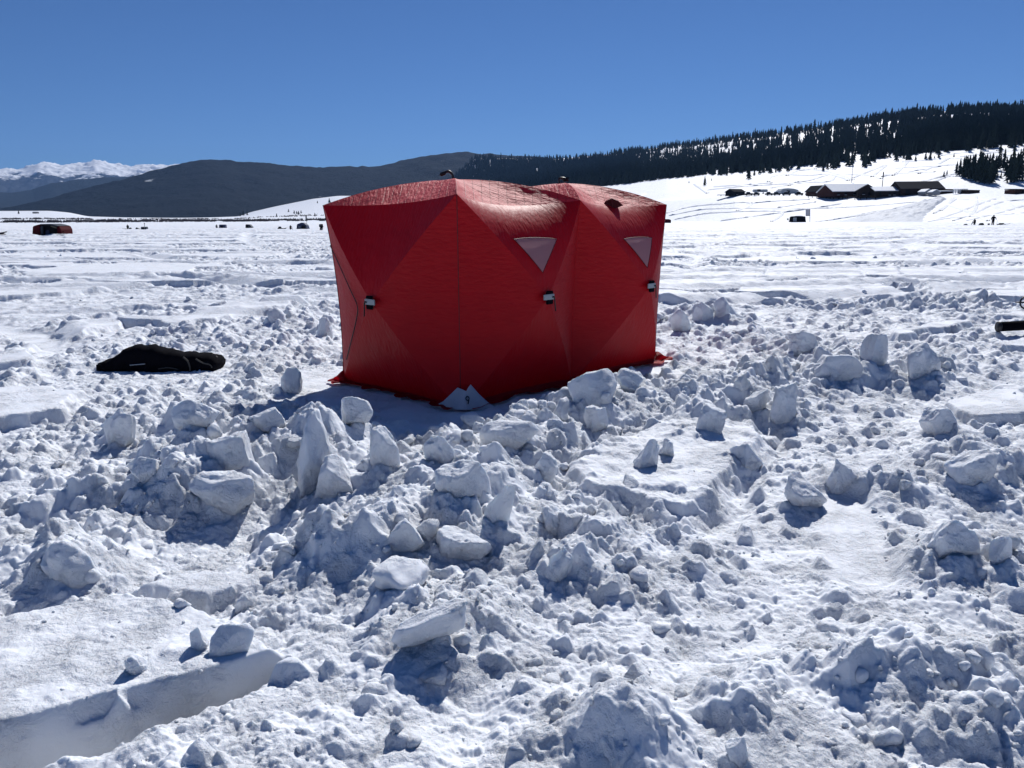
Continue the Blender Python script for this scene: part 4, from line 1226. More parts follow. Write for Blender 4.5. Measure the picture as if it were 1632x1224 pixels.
for px, py, h, lab in [
    (1123,296,15,'small rounded tree alone on the open slope far from the forest'),
    (1193,286,20,'bushy tree just below the forest edge above the small pale shed'),
    (1202,280,11,'little tree beside the bushy tree under the forest edge'),
    (1312,273,15,'single small conifer standing above the snow loops on the slope'),
    (1459,257,10,'first small conifer of the short row on the upper slope'),
    (1475,255,13,'slim conifer second along the short row on the upper slope'),
    (1482,255,15,'fullest conifer of the short row on the upper slope'),
    (1489,254,6,'tiniest conifer of the short row on the upper slope'),
    (1496,253,13,'pointed conifer ending the short row on the upper slope'),
    (1520,251,7,'tiny conifer alone beyond the short row on the upper slope'),
    (1504,283,10,'thin sapling on the slope before the conifer clump'),
    (1509,279,8,'second thin sapling on the slope before the conifer clump'),
    (1594,245,18,'isolated conifer high on the slope above the conifer clump'),
    (1617,240,14,'conifer high on the slope next to the isolated one'),
    (1098,292,4,'tiny bush on the open slope nearest the red tent'),
    (1134,288,4,'tiny bush on the slope below the forest corner')]:
    tree_px(px, py, h, lab, 'lone conifers dotted on the snowy slope', squash=1.25)

# the forest: screen-even candidates, the largest become individuals
GAPS = [(880,250,62,5),(945,248,40,3.5),(1034,236,18,5),(815,254,30,3),(1545,172,30,5),(1500,177,14,6),(1597,173,12,5)]
cand = []
for _ in range(23000):
    px = RNG.uniform(655, 1790) if _ < 14500 else RNG.uniform(655, 1010)
    a = AZEL(px, 345)[0]
    ia = int((a-hill.az[0])/(hill.az[1]-hill.az[0])); 
    if ia < 0 or ia >= len(hill.az)-1: continue
    t = RNG.random()
    e0, e1 = hill.EL[ROW_EDGE, ia], hill.EL[ROW_RIDGE, ia]
    el = e0+(e1-e0)*(t**1.12)
    k = hill.row(a, el+1e-6)
    if k > ROW_RIDGE: k = ROW_RIDGE-RNG.random()*2
    cand.append((a, k, px, t))
extra = []
for _ in range(3600):                                    # a full line of trees along the crest
    px = RNG.uniform(655, 1790); extra.append((AZEL(px, 345)[0], ROW_RIDGE+1.0-RNG.random()*15, px, .99))
for _ in range(420):                                    # ragged lower edge
    px = RNG.uniform(1140, 1790); extra.append((AZEL(px, 345)[0], ROW_EDGE-abs(RNG.normal(0, 2.2)), px, 0.0))
cand = np.array(cand+extra)
pts = hill.at(cand[:,0], cand[:,1])
pp = project(pts)
keep = np.ones(len(pts), bool)
for gx_, gy_, ga, gb in GAPS:
    q = ((pp[:,0]-gx_)/ga)**2+((pp[:,1]-gy_)/gb)**2
    keep &= ~((q < 1) & (RNG.random(len(pts)) < .93))
nz_ = fbm(pts[:,0]/26, pts[:,1]/60, 3)
open_ = ((pp[:,0]-1335)/130)**2+((pp[:,1]-222)/26)**2 < 1
open_ |= ((pp[:,0]-1180)/50)**2+((pp[:,1]-237)/9)**2 < 1
keep &= ~(open_ & (fbm(pp[:,0]/5, pp[:,1]/13, 2) > .16) & (RNG.random(len(pts)) < .80))
band = np.interp(pp[:,0], [1180,1230,1300,1400,1450,1520,1800], [.02,.10,.16,.16,.10,.05,.03])
keep &= ~((cand[:,3] < band) & (RNG.random(len(pts)) < .86))
midband = (pp[:,1] > 205) & (cand[:,3] > .05) & (cand[:,3] < .95)
keep &= ~((nz_ > np.where(pp[:,0] < 1120, .42, .24)) & midband & (RNG.random(len(pts)) < .95))
edge_gap = fbm(pp[:,0]/14, pp[:,1]/40, 2)
keep &= ~((cand[:,3] < .06) & (edge_gap > .05) & (RNG.random(len(pts)) < .85) & (pp[:,0] > 1230))
pts, pp, cand = pts[keep], pp[keep], cand[keep]
hts = RNG.uniform(6.0, 12.5, len(pts))*np.where(RNG.random(len(pts)) < .06, 1.3, 1)
hts = hts*np.interp(pp[:,0], [700,950,1100], [1.75,1.55,1.0])
size = hts/pts[:,1]*((pp[:,0] > 0) & (pp[:,0] < 1640))
order = np.argsort(-size)
ind = order[:235]; rest = order[235:]
for i in ind:
    conifer(pts[i]-np.array([0,0,.3]), hts[i], 'dark conifer standing along the lower edge of the hillside forest', 'conifers along the lower forest edge')
Vs, Fs, b = [], [], 0
LOW = []
for k in range(12):
    rng = np.random.default_rng(70+k); LOW.append(crown_arrays(1.0, rng, 6, 8, rng.uniform(.14,.22)))
for i in rest:
    v, f = LOW[RNG.integers(0,12)]
    t = RNG.uniform(0,6.28); c, s_ = math.cos(t), math.sin(t); h = hts[i]
    vv = np.column_stack([(v[:,0]*c-v[:,1]*s_)*h*1.1, (v[:,0]*s_+v[:,1]*c)*h*1.1, v[:,2]*h-.3])+pts[i]
    Vs.append(vv); Fs.append(f+b); b += len(v)
tag(link('conifer_forest', np_mesh('conifer_forest', np.vstack(Vs), np.vstack(Fs), False), M_CONIF), 'dense dark conifer forest covering the hillside', kind='stuff')
# a few small trees on the snow slope behind the lake's left shore
for px, py, h, lab in [(460,338,5,'small dark conifer low on the white slope beyond the navy tent'),(469,341,6,'conifer in the little group on the white slope'),(473,341,5,'low conifer in the little group on the white slope'),
    (476,342,6,'widest conifer in the little group on the white slope'),(480,340,5,'conifer at the end of the little group on the white slope'),(441,346,6,'conifer at the foot of the white slope by the shore'),
    (502,345,6,'conifer at the shore just beyond the seated angler'),(525,323,7,'conifer on the white slope nearest the big red tent'),(506,324,4,'tiny conifer high on the white slope'),
    (388,344,8,'dark bushy tree at the left foot of the white slope'),(394,343,7,'second dark bushy tree at the foot of the white slope'),(383,345,6,'low bush at the foot of the white slope'),(30,341,6,'dark tree on the rounded snow hill far away')]:
    a, el = AZEL(px, py); k = shore.row(a, el); p = shore.at(np.array([a]), np.array([k]))[0]
    conifer(p, h*p[1]/FPX, lab, 'small conifers beyond the lake shore', squash=1.7)

# ------------------------------------------------------------------ snowmobile tracks and packed road on the hillside
def hill_line(pix, step=3.0):
    q = smooth_line([np.array(p, float) for p in pix], 10)
    return np.array([hill.hit(*p) for p in q])
HT = [[(960,298),(1010,315),(1030,308)],[(1108,294),(1120,302),(1128,308)],
 [(1062,340),(1100,330),(1150,325),(1195,323),(1192,330),(1175,336)],[(1066,344),(1120,334),(1180,332),(1260,333),(1360,330),(1460,322)],
 [(1075,350),(1130,340),(1200,337),(1240,337),(1247,341),(1238,349),(1230,353)],[(1150,352),(1200,345),(1290,333),(1340,325)],
 [(1190,325),(1230,321),(1290,318)],[(1240,331),(1280,325),(1300,322)],[(1318,352),(1380,340),(1440,330),(1490,320)],[(1300,354),(1360,345),(1420,334),(1470,322)],
 [(1225,290),(1228,283),(1250,279),(1290,280),(1320,278),(1345,284),(1352,288)],[(1320,279),(1290,288),(1262,292),(1258,296)],[(1260,270),(1300,271),(1330,276),(1360,287)],[(1255,280),(1272,273),(1300,270)],
 [(1230,300),(1280,292),(1320,290),(1330,283)],[(1360,284),(1395,270),(1412,264),(1400,274),(1390,282)],[(1350,278),(1390,280),(1405,285)],[(1430,276),(1440,266),(1446,260)],[(1424,280),(1436,270),(1444,262)],
 [(1405,282),(1450,274),(1500,265)],[(1410,279),(1460,275),(1490,274)],[(1465,277),(1490,265),(1512,253)],[(1430,268),(1500,264),(1540,262)],[(1440,258),(1520,252),(1545,255)],
 [(1470,290),(1500,282),(1520,278)],[(1490,290),(1510,282),(1525,281)],[(1530,250),(1570,245),(1632,238)],[(1535,254),(1580,250),(1640,245)],[(1500,248),(1540,243),(1590,240)],
 [(1130,303),(1180,298),(1260,293)],[(1140,298),(1200,294),(1230,292)],
 [(1520,352),(1550,342),(1575,330),(1600,322),(1640,318)],[(1495,350),(1530,338),(1560,326),(1585,318)],[(1510,326),(1550,340),(1575,352)],[(1555,314),(1556,330),(1548,345)],[(1570,322),(1600,336),(1640,344)],
 [(1480,353),(1530,346),(1600,342),(1660,337)],[(1530,318),(1580,320),(1640,326)],[(1490,340),(1505,330),(1522,318)],[(1500,336),(1512,326),(1518,316)],[(1540,352),(1600,338),(1660,320)],[(1600,314),(1615,330),(1640,340)]]
Vs, Fs, b = [], [], 0
for T in HT:
    q = hill_line(T); n = len(q)
    tg = np.gradient(q, axis=0); tg[:,2] = 0; tg /= np.linalg.norm(tg, axis=1)[:,None]+1e-9
    sd = np.column_stack([-tg[:,1], tg[:,0], np.zeros(n)])
    sc = (q[:,1]/380)[:,None]
    prof = [(-1.2,-.3),(-.5,.50),(0,.05),(.5,.50),(1.2,-.3)]
    wob = 1+.5*fbm(np.arange(n)*.9+b, np.zeros(n), 2)[:,None]
    rows = [q+sd*(o*sc)+np.array([0,0,1.])*(h*sc*wob) for o, h in prof]
    Vs.append(np.stack(rows, 1).reshape(-1,3)); m_ = len(prof)
    Fs += [(b+i*m_+k, b+i*m_+k+1, b+(i+1)*m_+k+1, b+(i+1)*m_+k) for i in range(n-1) for k in range(m_-1)]
    b += n*m_
tag(link('snowmobile_tracks', np_mesh('snowmobile_tracks', np.vstack(Vs), np.array(Fs)), M_FARSNOW), 'raised snowmobile tracks looping over the snowy hillside', kind='structure')
# packed road from the lodge down to the lake
left = hill_line([(1310,355),(1370,343),(1430,331),(1480,318),(1500,313)]); right = hill_line([(1485,356),(1480,345),(1490,333),(1505,321),(1520,313)])
n = len(left); m_ = 60
V = np.zeros((n, m_, 3))
for k in range(m_):
    t = k/(m_-1); V[:,k] = left*(1-t)+right*t
ed = np.sin(np.linspace(0,math.pi,m_))[None]*np.sin(np.linspace(0,math.pi,n))[:,None]
V[...,2] += -.35+.9*np.clip(ed*2.2,0,1)+.8*fbm(V[...,0]*.30, V[...,1]*.30, 3)*np.clip(ed*3,.5,1)
i = np.arange(n-1)[:,None]*m_; j = np.arange(m_-1)[None]
F = np.stack([i+j, i+j+1, i+m_+j+1, i+m_+j], -1).reshape(-1,4)
M_PACK = snow_material('packed_snow', ((.2,.8,5),(.7,.4,4),(2.0,.15,3)), spec=.1)
for nd in M_PACK.node_tree.nodes:
    if nd.type == 'MIX': nd.inputs['A'].default_value = (.44,.48,.55,1); nd.inputs['B'].default_value = (.58,.62,.69,1)
tag(link('packed_snow_road', np_mesh('packed_snow_road', V.reshape(-1,3), F), M_PACK), 'wide grey packed snow road climbing from the lake to the lodge', kind='structure')

# ------------------------------------------------------------------ lodge and sheds
M_SNOWROOF = snow_material('roof_snow', ((.8,.1,4),(4,.04,3)), spec=.1)
M_TARP = plain('pale_grey_tarp', (.42,.45,.47), .6, .2)
def building(label, px0, px1, py, wallpx, roofpx, depth, kind='x', wall=M_WOOD, roof=M_DARKROOF, rot=0.0, name='wooden_building', cat='building', over=.5, doors=(), wins=(), y_off=0.0):
    """kind x: ridge across the view; kind y: gable end faces the lake; kind f: flat/mono roof"""
    p = hill.hit((px0+px1)/2, py); k = p[1]/FPX
    w = (px1-px0)*k; hw = wallpx*k; hr = roofpx*k
    o = tag(empty(name, (p[0], p[1]+y_off, p[2]-.3), rot), label, cat)
    d = depth
    th = .25
    if kind == 'x':
        MB().prism([(-d/2,0),(-d/2,hw),(0,hw+hr-.05),(d/2,hw),(d/2,0)], -w/2, w/2).done('wall', wall, o, rot=(0,0,math.pi/2))
        MB().prism([(-d/2-over,hw-over*hr/d*2),(0,hw+hr),(d/2+over,hw-over*hr/d*2),(d/2+over,hw-over*hr/d*2+th),(0,hw+hr+th),(-d/2-over,hw-over*hr/d*2+th)], -w/2-over, w/2+over).done('roof', roof, o, rot=(0,0,math.pi/2))
    elif kind == 'y':
        MB().prism([(-w/2,0),(-w/2,hw),(0,hw+hr-.05),(w/2,hw),(w/2,0)], -d/2, d/2).done('wall', wall, o)
        MB().prism([(-w/2-over,hw-over*hr/w*2),(0,hw+hr),(w/2+over,hw-over*hr/w*2),(w/2+over,hw-over*hr/w*2+th),(0,hw+hr+th),(-w/2-over,hw-over*hr/w*2+th)], -d/2-over, d/2+over).done('roof', roof, o)
    else:
        MB().box((0,0,hw/2), (w,d,hw)).done('wall', wall, o)
        MB().box((0,0,hw+.15), (w+over,d+over,.3), (.05,0,0), .05).done('roof', roof, o)
    for (fx, fw, fh) in doors: MB().box((fx*w,-d/2-.03,fh*hw/2), (fw*w,.08,fh*hw)).done('door', M_DARK, o)
    for (fx, fz, fw, fh) in wins:
        wo = MB().box((fx*w,-d/2-.03,fz*hw), (fw*w,.08,fh*hw)).done('window', M_DARK, o)
        MB().box((fx*w,-d/2-.08,(fz-fh/2)*hw-.06), (fw*w+.2,.12,.12)).done('sill', M_WHITE, wo)
    return o
building('brown gabled cabin at the left end of the lodge buildings', 1301,1320,312.5, 9,8,9,'y', M_WOODRED, M_DARKROOF, .35, wins=((0,.55,.2,.35),), y_off=6)
building('long low brown lodge under a thick white snow roof', 1314,1372,313, 8,11,14,'x', M_WOODRED, M_SNOWROOF, .10, doors=((.3,.05,.8),), wins=((-.35,.55,.06,.4),(-.15,.55,.06,.4),(.1,.55,.06,.4)))
building('dark gabled lodge hall with the highest peak', 1366,1392,313.5, 10,8,12,'y', M_WOOD, M_DARKROOF, -.3, doors=((.1,.12,.7),), wins=((-.2,.55,.12,.3),))
building('dark gabled porch wing in front of the lodge hall', 1374,1398,314, 12,9,8,'y', M_WOOD, M_SNOWROOF, .3, wins=((.2,.5,.12,.3),), y_off=10)
building('low dark wing with a flat white snow roof', 1388,1424,313, 9,6,10,'x', M_WOOD, M_SNOWROOF, -.06, doors=((-.3,.06,.8),), wins=((.1,.5,.08,.4),(.3,.5,.08,.4)))
building('large dark barn with a bare grey roof', 1428,1489,309, 8,11,14,'x', M_WOOD, M_DARKROOF, -.10, doors=((-.35,.10,.85),), wins=((.1,.5,.05,.4),(.3,.5,.05,.4)))
building('small snow-covered hut nearest the barn door', 1452,1464,310, 4,3.5,4,'y', M_METAL, M_SNOWROOF, .2, 'small_hut', 'hut', .2, y_off=-8)
building('second small snow-covered hut below the barn wall', 1464,1475,311, 4.5,3,4,'y', M_METAL, M_SNOWROOF, -.1, 'small_hut', 'hut', .2, y_off=-9)
building('long low dark shed just beyond the barn', 1490,1513,308.5, 4.5,1,5,'f', M_WOOD, M_SNOWROOF, 0, 'low_shed', 'shed', .2)
building('dark boxy hut standing behind the white scaffolding', 1504,1531,306, 5.5,1,6,'f', M_DARKROOF, M_WOOD, 0, 'low_shed', 'shed', .2, y_off=8)
building('dark slant-roofed shed right after the white scaffolding', 1535,1553,308, 5,3,6,'f', M_WOOD, M_DARKROOF, .1, 'low_shed', 'shed', .2)
building('small red-brown hut under the conifer clump', 1609,1627,308.5, 7,1,6,'f', M_WOODRED, M_DARKROOF, 0, 'red_brown_hut', 'hut', .2, doors=((.2,.2,.8),))
building('dark hut partly cut by the picture edge past the red-brown hut', 1629,1648,308, 6,1,6,'f', M_WOOD, M_DARKROOF, 0, 'red_brown_hut', 'hut', .2)
building('small pale-fronted shed with a dark pitched roof alone on the bench', 1160,1183,311.5, 6,4,6,'x', M_DARKROOF, M_DARKROOF, .5, 'pale_shed', 'shed', .4, doors=((.25,.2,.8),), wins=((-.2,.5,.15,.4),))
p = hill.hit(1163,312.5); k = p[1]/FPX
dk = tag(empty('timber_deck', (p[0], p[1]-3, p[2]+.2)), 'long low timber deck in front of the pale-fronted shed', 'deck')
MB().box((0,0,.3), (42*k,4,.25)).done('deck_floor', M_WOOD, dk)
for q in range(6): MB().box(((q-2.5)*7*k,-1.9,0), (.3,.3,.8)).done('post', M_WOOD, dk)
# tarp dome, trailer, parked snow-topped machines
p = hill.hit(1259,308.5); k = p[1]/FPX
dm = tag(empty('tarp_shelter', (p[0], p[1]+4, p[2]-.3)), 'big rounded shelter under a pale grey tarp', 'shelter')
w = 30*k; h = 9*k
MB().prism([(-w/2,0),(-w*.47,h*.6),(-w*.36,h*.95),(-w*.1,h),(w*.2,h*.92),(w*.42,h*.7),(w/2,0)], -4, 4).done('tarp', M_TARP, dm)
MB().box((-.1*w,-4.05,h*.32), (w*.16,.1,h*.6)).done('opening', M_DARKROOF, dm)
p = hill.hit(1214,309); k = p[1]/FPX
tr_ = tag(empty('camper_trailer', (p[0], p[1]+3, p[2])), 'pale boxy camper trailer parked between the shed and the grey tarp shelter', 'trailer')
MB().box((0,0,1.7), (22*k,2.4,4.2*k), bevel=.25).done('body', M_TARP, tr_, smooth=False)
MB().box((-3*k,-1.22,2.0), (5*k,.06,1.0)).done('window', M_DARK, tr_)
for sx in (-1,1):
    wl = MB().tube([(sx*4*k,-1.25,.4),(sx*4*k,-1.0,.4)], .42, 14).done('wheel', M_BLACK, tr_)
VEH = ['dark car under snow beside the pale-fronted shed','dark pickup with snow on its bonnet before the camper','low dark car half buried beside the camper','dark van with a snowy roof at the tarp shelter',
       'dark car in front of the tarp shelter opening','dark wagon just past the tarp shelter','low dark car nearest the brown gabled cabin']
for (px, wd), lab in zip(((1192,12),(1204,10),(1224,11),(1236,12),(1252,13),(1272,12),(1288,11)), VEH):
    p = hill.hit(px, 311.5); k = p[1]/FPX; w = wd*k
    v = tag(empty('parked_car', (p[0], p[1]-1, p[2]-.1), RNG.uniform(-.3,.3)), lab, 'car', 'snowed-in vehicles parked in the row')
    MB().box((0,0,.75), (w,1.8,.75), bevel=.15).done('body', M_DARKTEAL, v)
    MB().box((-.05*w,0,1.4), (w*.5,1.6,.65), bevel=.15, taper=.8).done('cabin', M_DARK, v)
    MB().box((-.05*w,0,1.80), (w*.45,1.4,.2), bevel=.08).done('roof_snow', M_SNOWROOF, v)
    MB().box((.36*w,0,1.18), (w*.22,1.5,.14), bevel=.05).done('bonnet_snow', M_SNOWROOF, v)
    for sx in (-.32,.32): MB().tube([(sx*w,-.95,.36),(sx*w,-.75,.36)], .36, 12).done('wheel', M_BLACK, v)
# fences, scaffolding, poles
def fence(pix, hpx, name, label, mat, rails=2, posts=10):
    q = hill_line(pix); k = q[len(q)//2][1]/FPX; h = hpx*k
    o = tag(empty(name, tuple(q[0])), label, 'fence')
    for j in np.linspace(0, len(q)-1, posts):
        a = q[int(j)]-q[0]
        MB().box((a[0],a[1],a[2]+h/2-.2), (.22,.22,h+.4)).done('post', mat, o)
    for r in range(rails):
        z = h*(.45+.5*r/max(1,rails-1))
        MB().tube([tuple(a-q[0]+np.array([0,-.12,z])) for a in q[::3]], .09, 5).done('rail', mat, o)
fence([(1288,315),(1320,316),(1350,318),(1395,318)], 5, 'rail_fence', 'thin dark rail fence below the long snow-roofed lodge', M_WOOD, 2, 14)
p = hill.hit(1523,308.5); k = p[1]/FPX
sc_ = tag(empty('white_scaffolding', (p[0], p[1]-3, p[2])), 'white pole scaffolding in front of the dark boxy hut', 'scaffolding')
for q in range(7): MB().box(((q-3)*3.4*k,0,3*k), (.3,.3,6.5*k)).done('upright', M_WHITE, sc_)
for z in (2,4,6): MB().box((0,-.32,z*k), (21*k,.25,.25)).done('crossbar', M_WHITE, sc_)
def pole(px, py0, py1, r, label, mat, head=None):
    p = hill.hit(px, py0); h = (py0-py1)*p[1]/FPX
    o = tag(empty('utility_pole', tuple(p)), label, 'pole')
    MB().tube([(0,0,-.5),(0,0,h)], [r,r*.7], 8).done('shaft', mat, o)
    if head: MB().box((0,0,h-1.6), (.5,.3,2.6), bevel=.05).done('head', mat, o)
    return o
pole(1357,291,262,.16,'tall pale pole on the slope above the long lodge', M_METAL)
pole(1406,298,275,.18,'dark pole with a thick banner top above the low wing', M_DARK, True)

# ------------------------------------------------------------------ things far out on the ice
def lake_at(px, py):
    q = G(px, py, 0.0); return np.array([q[0], q[1], ground(q[0], q[1])[0]])
def outline(pix, py, y0, depth, name, mat, parent, bevel=.05):
    """outline drawn on the view, given its true size at the thing's distance and a real depth"""
    base = np.array(parent.matrix_basis.translation)
    y = base[1]+y0
    pr = []
    for a, b_ in pix:
        q = AT(a, b_, y); pr.append((q[0]-base[0], q[2]-base[2]))
    m = MB().prism(pr, y0, y0+depth)
    if bevel: bmesh.ops.bevel(m.bm, geom=m.bm.edges[:], offset=bevel, segments=2, affect='EDGES', clamp_overlap=True)
    return m.done(name, mat, parent)
def lake_thing(name, px, py, label, cat, group=None):
    return tag(empty(name, tuple(lake_at(px, py))), label, cat, group)
# red and black tent, open front
t = lake_thing('ice_shelter', 77, 375.2, 'distant red and black tent with its dark front wide open', 'tent', 'ice fishing shelters far out on the lake')
outline([(51,376),(52,361),(55,359.5),(63,357.4),(64,376)], 375, 0, 2.6, 'side_wall', M_REDCLOTH, t)
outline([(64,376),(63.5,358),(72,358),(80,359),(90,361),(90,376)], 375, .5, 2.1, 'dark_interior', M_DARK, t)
outline([(62,358.6),(63,357),(78,356.6),(84,357.6),(93,360),(91,361.5),(84,359.5),(76,358.6)], 375, -.1, 2.6, 'roof', M_DARKTEAL, t)
outline([(91,376),(91,361),(93.5,360),(97,366),(98,376)], 375, 0, 2.6, 'side_wall', M_REDCLOTH, t)
outline([(64.5,376),(64,360),(68,361),(69,376)], 375, .1, .2, 'door_flap', M_DARKTEAL, t)
outline([(80,359.5),(90,362),(90,364.5),(80,361)], 375, .2, .2, 'rolled_door', plain('faded_olive_cloth', (.16,.15,.11), .7), t)
outline([(72,376),(72.5,368),(75,366),(78,368),(79,376)], 375, .35, .2, 'hanging_gear', M_NAVY, t)
mtt = lake_thing('floor_mat', 99, 375.4, 'flat black mat on the snow beside the distant red tent', 'mat')
outline([(89,375.9),(90,374),(104,374.2),(106,375.9)], 375, -.6, 1.2, 'mat_sheet', M_BLACKCLOTH, mtt, .02)
ch = lake_thing('folding_chair', 101, 375, 'light folding chair frame at the side of the distant red tent', 'chair')
for pix in ([(98.5,375),(99,368.5)],[(102.5,375),(102,368.5)],[(98.8,368.8),(102.4,368.8)],[(98.6,371.5),(102.4,371.5)]):
    y = ch.location[1]; MB().tube([tuple(np.array(AT(*q, y))-np.array(ch.location)) for q in pix], .045, 6).done('frame_tube', M_WOODRED, ch)
# dark tool at the far left
tl_ = lake_thing('ice_auger', 3, 375, 'dark long-armed tool lying on the snow near the picture edge', 'auger')
y = tl_.location[1]
def far_tube(o, pix, r, nm, mat):
    yy = o.location[1]
    return MB().tube([tuple(np.array(AT(*q, yy))-np.array(o.location)) for q in pix], r, 8).done(nm, mat, o, smooth=True)
far_tube(tl_, [(-8,371.5),(0,371.3),(6,370.6),(10.8,369.3)], .07, 'shaft', M_BLACK)
far_tube(tl_, [(5,372.5),(8,373.2),(11,374.6)], .06, 'handle', M_BLACK)
outline([(-6,374.5),(-5,370.6),(2.5,370.8),(3,374)], 375, -.2, .5, 'engine_box', M_BLACK, tl_)

def person(px, py, joints, label, mat, hpx=None):
    """one continuous skinned body from metre-scale joints"""
    o = lake_at(px, py)
    me = bpy.data.meshes.new('person')
    names = list(joints['p'].keys()); ix = {n: i for i, n in enumerate(names)}
    me.from_pydata([joints['p'][n][:3] for n in names], [(ix[a], ix[b_]) for a, b_ in joints['e']], [])
    ob = link('person', me, mat, loc=tuple(o))
    sk = ob.modifiers.new('skin', 'SKIN'); sk.use_smooth_shade = True
    for n in names:
        r = joints['p'][n][3]; me.skin_vertices[0].data[ix[n]].radius = (r, r)
    me.skin_vertices[0].data[ix['pelvis']].use_root = True
    ob.modifiers.new('sub', 'SUBSURF').levels = 1
    ob.modifiers['sub'].render_levels = 2
    tag(ob, label, 'person')
    return ob
def hand(P, E, w, d, u, tag_):
    """palm, four fingers and a thumb; w wrist point, d forward, u sideways"""
    w = np.array(w); d = np.array(d, float); u = np.array(u, float)
    P['palm'+tag_] = (*(w+d*.06), .036); E.append(('wrist'+tag_, 'palm'+tag_))
    for i, (o, l) in enumerate(((-.03,.075),(-.010,.085),(.010,.08),(.03,.065))):
        a = w+d*.10+u*o
        P[f'k{i}'+tag_] = (*a, .011); P[f'f{i}'+tag_] = (*(a+d*l*.8+np.array([0,0,-.02])), .009)
        E += [('palm'+tag_, f'k{i}'+tag_), (f'k{i}'+tag_, f'f{i}'+tag_)]
    P['th'+tag_] = (*(w+d*.06-u*.06), .011); E.append(('palm'+tag_, 'th'+tag_))
# standing angler seen from behind, one arm out over the hole
P = {'pelvis':(0,0,.95,.17),'waist':(0,.02,1.12,.18),'chest':(.02,.04,1.36,.21),'neck':(.05,.06,1.56,.085),'head':(.08,.10,1.70,.125),'crown':(.09,.11,1.82,.085),
     'hip1':(-.11,0,.88,.13),'knee1':(-.13,.03,.48,.095),'ank1':(-.14,0,.10,.075),'toe1':(-.15,.20,.05,.06),
     'hip2':(.11,0,.88,.13),'knee2':(.13,.04,.48,.095),'ank2':(.13,0,.10,.075),'toe2':(.15,.20,.05,.06),
     'sh1':(-.20,.03,1.43,.10),'el1':(-.33,.10,1.16,.075),'wrist1':(-.18,.26,1.02,.05),
     'sh2':(.24,.05,1.42,.10),'el2':(.47,.14,1.30,.075),'wrist2':(.62,.26,1.10,.05)}
E = [('pelvis','waist'),('waist','chest'),('chest','neck'),('neck','head'),('head','crown'),('pelvis','hip1'),('hip1','knee1'),('knee1','ank1'),('ank1','toe1'),('pelvis','hip2'),('hip2','knee2'),('knee2','ank2'),('ank2','toe2'),
     ('chest','sh1'),('sh1','el1'),('el1','wrist1'),('chest','sh2'),('sh2','el2'),('el2','wrist2')]
hand(P, E, P['wrist1'][:3], (.5,.7,-.5), (.7,-.5,0), '1'); hand(P, E, P['wrist2'][:3], (.6,.4,-.7), (.4,-.8,0), '2')
st = person(1582, 359.6, dict(p=P, e=E), 'person in dark winter clothes standing with one arm held out, back turned', M_BLACKCLOTH)
st.scale = (1.05,1.05,1.05)
rod = lake_thing('fishing_rod', 1582, 359.6, 'thin upright stick standing in the snow beside the standing person', 'rod')
MB().tube([(.92,.3,0),(.90,.3,.95)], .02, 6).done('stick', M_METAL, rod)
# seated anglers
def seated(px, py, label, lean=0.0, mat=M_BLACKCLOTH, turn=0.0, hood=.12, sc=.68):
    P = {'pelvis':(0,0,.40,.20),'waist':(lean*.2,.02,.60,.20),'chest':(lean*.6,.05,.86,.21),'neck':(lean*.9,.08,1.05,.09),'head':(lean*1.05,.10,1.18,hood),'crown':(lean*1.1,.10,1.29,.085),
     'hip1':(-.13,.05,.40,.14),'knee1':(-.24,.42,.46,.10),'ank1':(-.26,.50,.09,.075),'toe1':(-.28,.68,.05,.06),'hip2':(.13,.05,.40,.14),'knee2':(.24,.42,.46,.10),'ank2':(.26,.50,.09,.075),'toe2':(.28,.68,.05,.06),
     'sh1':(lean*.6-.22,.06,.92,.10),'el1':(lean*.5-.34,.22,.68,.075),'wrist1':(-.20,.42,.62,.05),'sh2':(lean*.6+.22,.06,.92,.10),'el2':(lean*.5+.34,.22,.68,.075),'wrist2':(.20,.42,.62,.05)}
    hand(P, E2 := [('pelvis','waist'),('waist','chest'),('chest','neck'),('neck','head'),('head','crown'),('pelvis','hip1'),('hip1','knee1'),('knee1','ank1'),('ank1','toe1'),('pelvis','hip2'),('hip2','knee2'),('knee2','ank2'),('ank2','toe2'),
     ('chest','sh1'),('sh1','el1'),('el1','wrist1'),('chest','sh2'),('sh2','el2'),('el2','wrist2')], P['wrist1'][:3], (.3,.8,-.2), (1,0,0), '1'); hand(P, E2, P['wrist2'][:3], (-.3,.8,-.2), (-1,0,0), '2')
    o = person(px, py, dict(p=P, e=E2), label, mat); o.rotation_euler.z = turn; o.scale = (sc,sc,sc)
    b_ = lake_at(px, py)
    s = tag(empty('bucket_seat', tuple(b_), turn), 'upturned bucket under the '+label.replace('person ', 'person '), 'bucket'); s.scale = (sc,sc,sc)
    MB().tube([(0,0,0),(0,0,.26)], [.17,.15], 16).done('bucket', M_DARKTEAL, s)
    MB().tube([(0,0,.26),(0,0,.285)], .165, 16).done('lid', M_BLACK, s)
    return o
seated(1553, 359.4, 'person crouched on a seat left of the standing person', 0, M_BLACKCLOTH, .2, sc=.85)
seated(463, 366.4, 'person sitting low between dark sled and navy tent', .05, M_BLACKCLOTH, -.2)
seated(204, 365.8, 'person sitting upright by the low dark sled', 0, M_BLACKCLOTH, .4)
seated(345, 364.2, 'person hunched beside the small navy box tent', .1, M_DARKTEAL, 0)
big = seated(513, 368.3, 'person bending forward with a pack beside the red tent edge', .12, M_BLACKCLOTH, .5)
pk = lake_thing('backpack', 510.5, 368.2, 'grey square pack carried high beside the bending person', 'backpack')
outline([(508.3,361.9),(508.2,357.3),(514,357),(514.2,362)], 368, .1, .35, 'pack_body', M_DARKTEAL, pk)
outline([(508.8,362.4),(508.9,360.6),(513.4,360.6),(513.5,362.4)], 368, -.05, .12, 'pack_pocket', M_BLACKCLOTH, pk)
